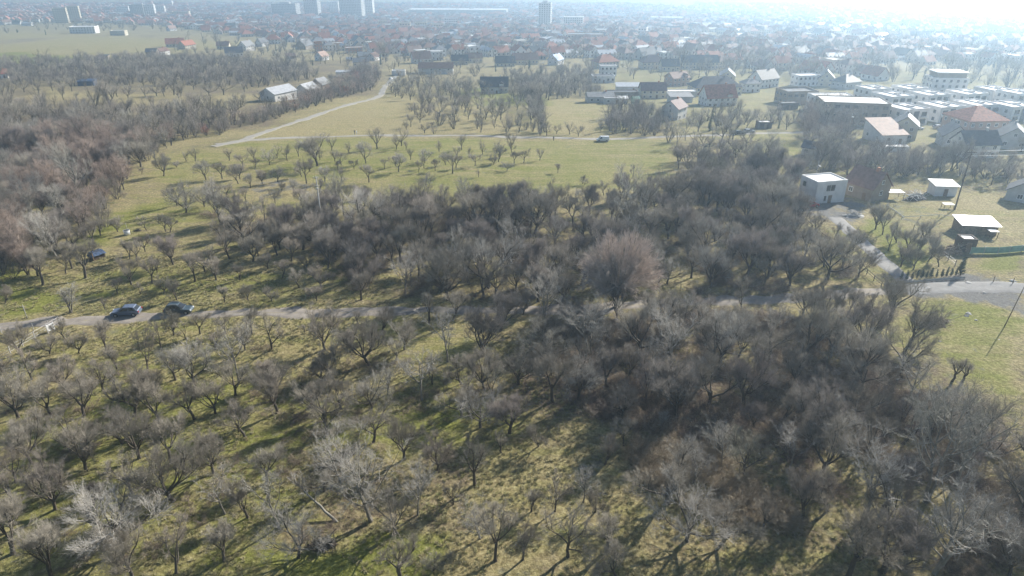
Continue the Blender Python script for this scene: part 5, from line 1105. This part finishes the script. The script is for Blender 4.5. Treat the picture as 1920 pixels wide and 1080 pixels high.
def canopy(px, py, w, d, h, label):
    o = thing('canopy', label, 'canopy', P(px, py), R(-4)); MB().box(-w/2, w/2, -d/2, d/2, h, h+.1).build('roof', 'roof_white', o)
    for x in (-w/2+.1, w/2-.1):
        for y in (-d/2+.1, d/2-.1): MB().box(x-.05, x+.05, y-.05, y+.05, -.1, h).build('post', 'timber', o)
canopy(1674, 372, 4.0, 3.0, 1.9, 'white-topped canopy between brown house and board pile'); canopy(1858, 446, 1.8, 1.6, 1.6, 'small white-topped stand right of the timber barn'); canopy(1776, 390, 2.4, 1.6, 1.0, 'low white table in front of the white shed')
fence_line([(1662,385),(1680,398),(1694,408)], 'white kerb wall slanting across the garden', .35, 2, 'white_paint', panel='white_paint', name='kerb_wall', cat='wall')
# white tank and tarpaulin stack on the left
def tank():
    o = thing('water_tank', 'round white water tank on the grass in front of the left wood', 'tank', P(239, 440)); MB().cyl((0, 0, -.1), (0, 0, 1.0), .62, .66, 18).build('body', 'white_paint', o, smooth=True); MB().cyl((0, 0, .985), (0, 0, 1.05), .70, .70, 18).build('rim', 'white_paint', o); MB().cyl((0, 0, 1.04), (0, 0, 1.058), .6, .6, 18).build('water', 'frame_dark', o)
tank()
pole(239, 433, 1.9, 'weathered grey post beside the white tank', 'concrete', r=.06)
def stack():
    o = thing('tarpaulin_stack', 'stack under a dark blue tarpaulin at the edge of the left wood', 'stack', P(183, 484), R(-30)); MB().box(-.8, .8, -1.3, 1.3, -.1, 1.5, tx=.1, ty=.1).build('stack_body', 'timber_dark', o)
    B = MB(); n = 9
    for i in range(n):
        for j in range(n):
            x = -1 + 2*i/(n-1); y = -1.5 + 3*j/(n-1); e = max(abs(x)-.7, abs(y)-1.15, 0); B.V.append((x, y, 1.62 - e*2.4 + .05*math.sin(i*2.1+j*1.7)))
    B.F = [(i*n+j, (i+1)*n+j, (i+1)*n+j+1, i*n+j+1) for i in range(n-1) for j in range(n-1)]; B.M = [0]*len(B.F); t = B.build('tarpaulin', 'tarp_blue', o); t.modifiers.new('cloth', 'SOLIDIFY').thickness = .02
    MB().box(.95, 1.1, -1.4, -1.25, -.1, 1.9).build('stake', 'timber', o)
stack()
house(165, 160, 9, 5, 2.6, .6, 6, 'mono', 'tarp_blue', 'tarp_blue', 'blue tarpaulin-covered shed in the far upper-left orchard', name='shed', cat='shed', wins=0)
# leaning dead trunk in the foreground
def leaning():
    a, top = P(631, 976), P(544, 932); rgl = np.random.default_rng(3); t = np.linspace(0, 1, 9)
    q = np.array([[*(a.lerp(top, k*.86))] for k in t]); q[:, 2] = a.z + 3.1*t**.9 - .15; q += np.cumsum(rgl.normal(size=(9, 3))*.05, 0)*np.array([1, 1, .5]); q = q[None] - np.array([*a])
    r = (.17*np.linspace(1, .35, 9))[None]; b1 = grow(rgl, q, r, 9, .45, 1, 48, 12, 1.9, .25, 5, .06, .15, .05, .3); b2 = grow(rgl, *b1, 6, .2, 1, 42, 14, .9, .25, 4, .05, .15, .018, .4); b3 = grow(rgl, *b2, 6, .2, 1, 42, 14, .45, .25, 3, .05, .15, .009, .5)
    o = thing('leaning_tree', 'pale dead tree leaning low to the left over brown leaves', 'tree', a); v, f = tubes([(q, r, 8), (b1[0], b1[1], 5)]); link('trunk', mesh_np('trunk', v, f, 'bark_pale', smooth=True), o); v, f = tubes([(b2[0], b2[1], 3), (b3[0], b3[1], 3)]); link('crown', mesh_np('crown', v, f, 'twig_pale', smooth=True), o)
leaning()
# two walkers on the upper track
def person(px, py, label, coat, yaw=0.0):
    p = P(px, py); bm = bmesh.new()
    J = [((0, 0, .95), .15), ((0, 0, 1.25), .17), ((0, 0, 1.45), .13), ((0, 0, 1.54), .06), ((0, .01, 1.64), .10), ((0, .01, 1.74), .085), ((.10, .03, .52), .085), ((.11, .12, .08), .05), ((.12, .0, .03), .045), ((-.10, -.03, .52), .085), ((-.11, .02, .08), .05), ((-.12, -.12, .03), .045), ((.20, 0, 1.42), .06), ((.27, .02, 1.14), .05), ((.26, -.10, .90), .04), ((-.20, 0, 1.42), .06), ((-.27, .0, 1.14), .05), ((-.26, -.10, .92), .04)]
    E = [(0, 1), (1, 2), (2, 3), (3, 4), (4, 5), (0, 6), (6, 7), (7, 8), (0, 9), (9, 10), (10, 11), (2, 12), (12, 13), (13, 14), (2, 15), (15, 16), (16, 17)]
    me = bpy.data.meshes.new('person'); me.from_pydata([j[0] for j in J], E, []); o = link('person', me, loc=p, rotz=yaw); sk = o.modifiers.new('skin', 'SKIN')
    for i, j in enumerate(J): me.skin_vertices[0].data[i].radius = (j[1], j[1]*.8)
    me.skin_vertices[0].data[0].use_root = True
    o.modifiers.new('sub', 'SUBSURF').render_levels = 1; me.materials.append(MATS[coat]); return tag(o, label, 'person')
person(665, 252, 'person in dark clothing walking on the upper track', 'frame_dark', 1.2); person(669, 253, 'person in a white jacket beside the dark-clothed walker', 'white_paint', 1.0); person(1038, 264, 'person in dark clothing on the grass below the upper track', 'frame_dark', .4)
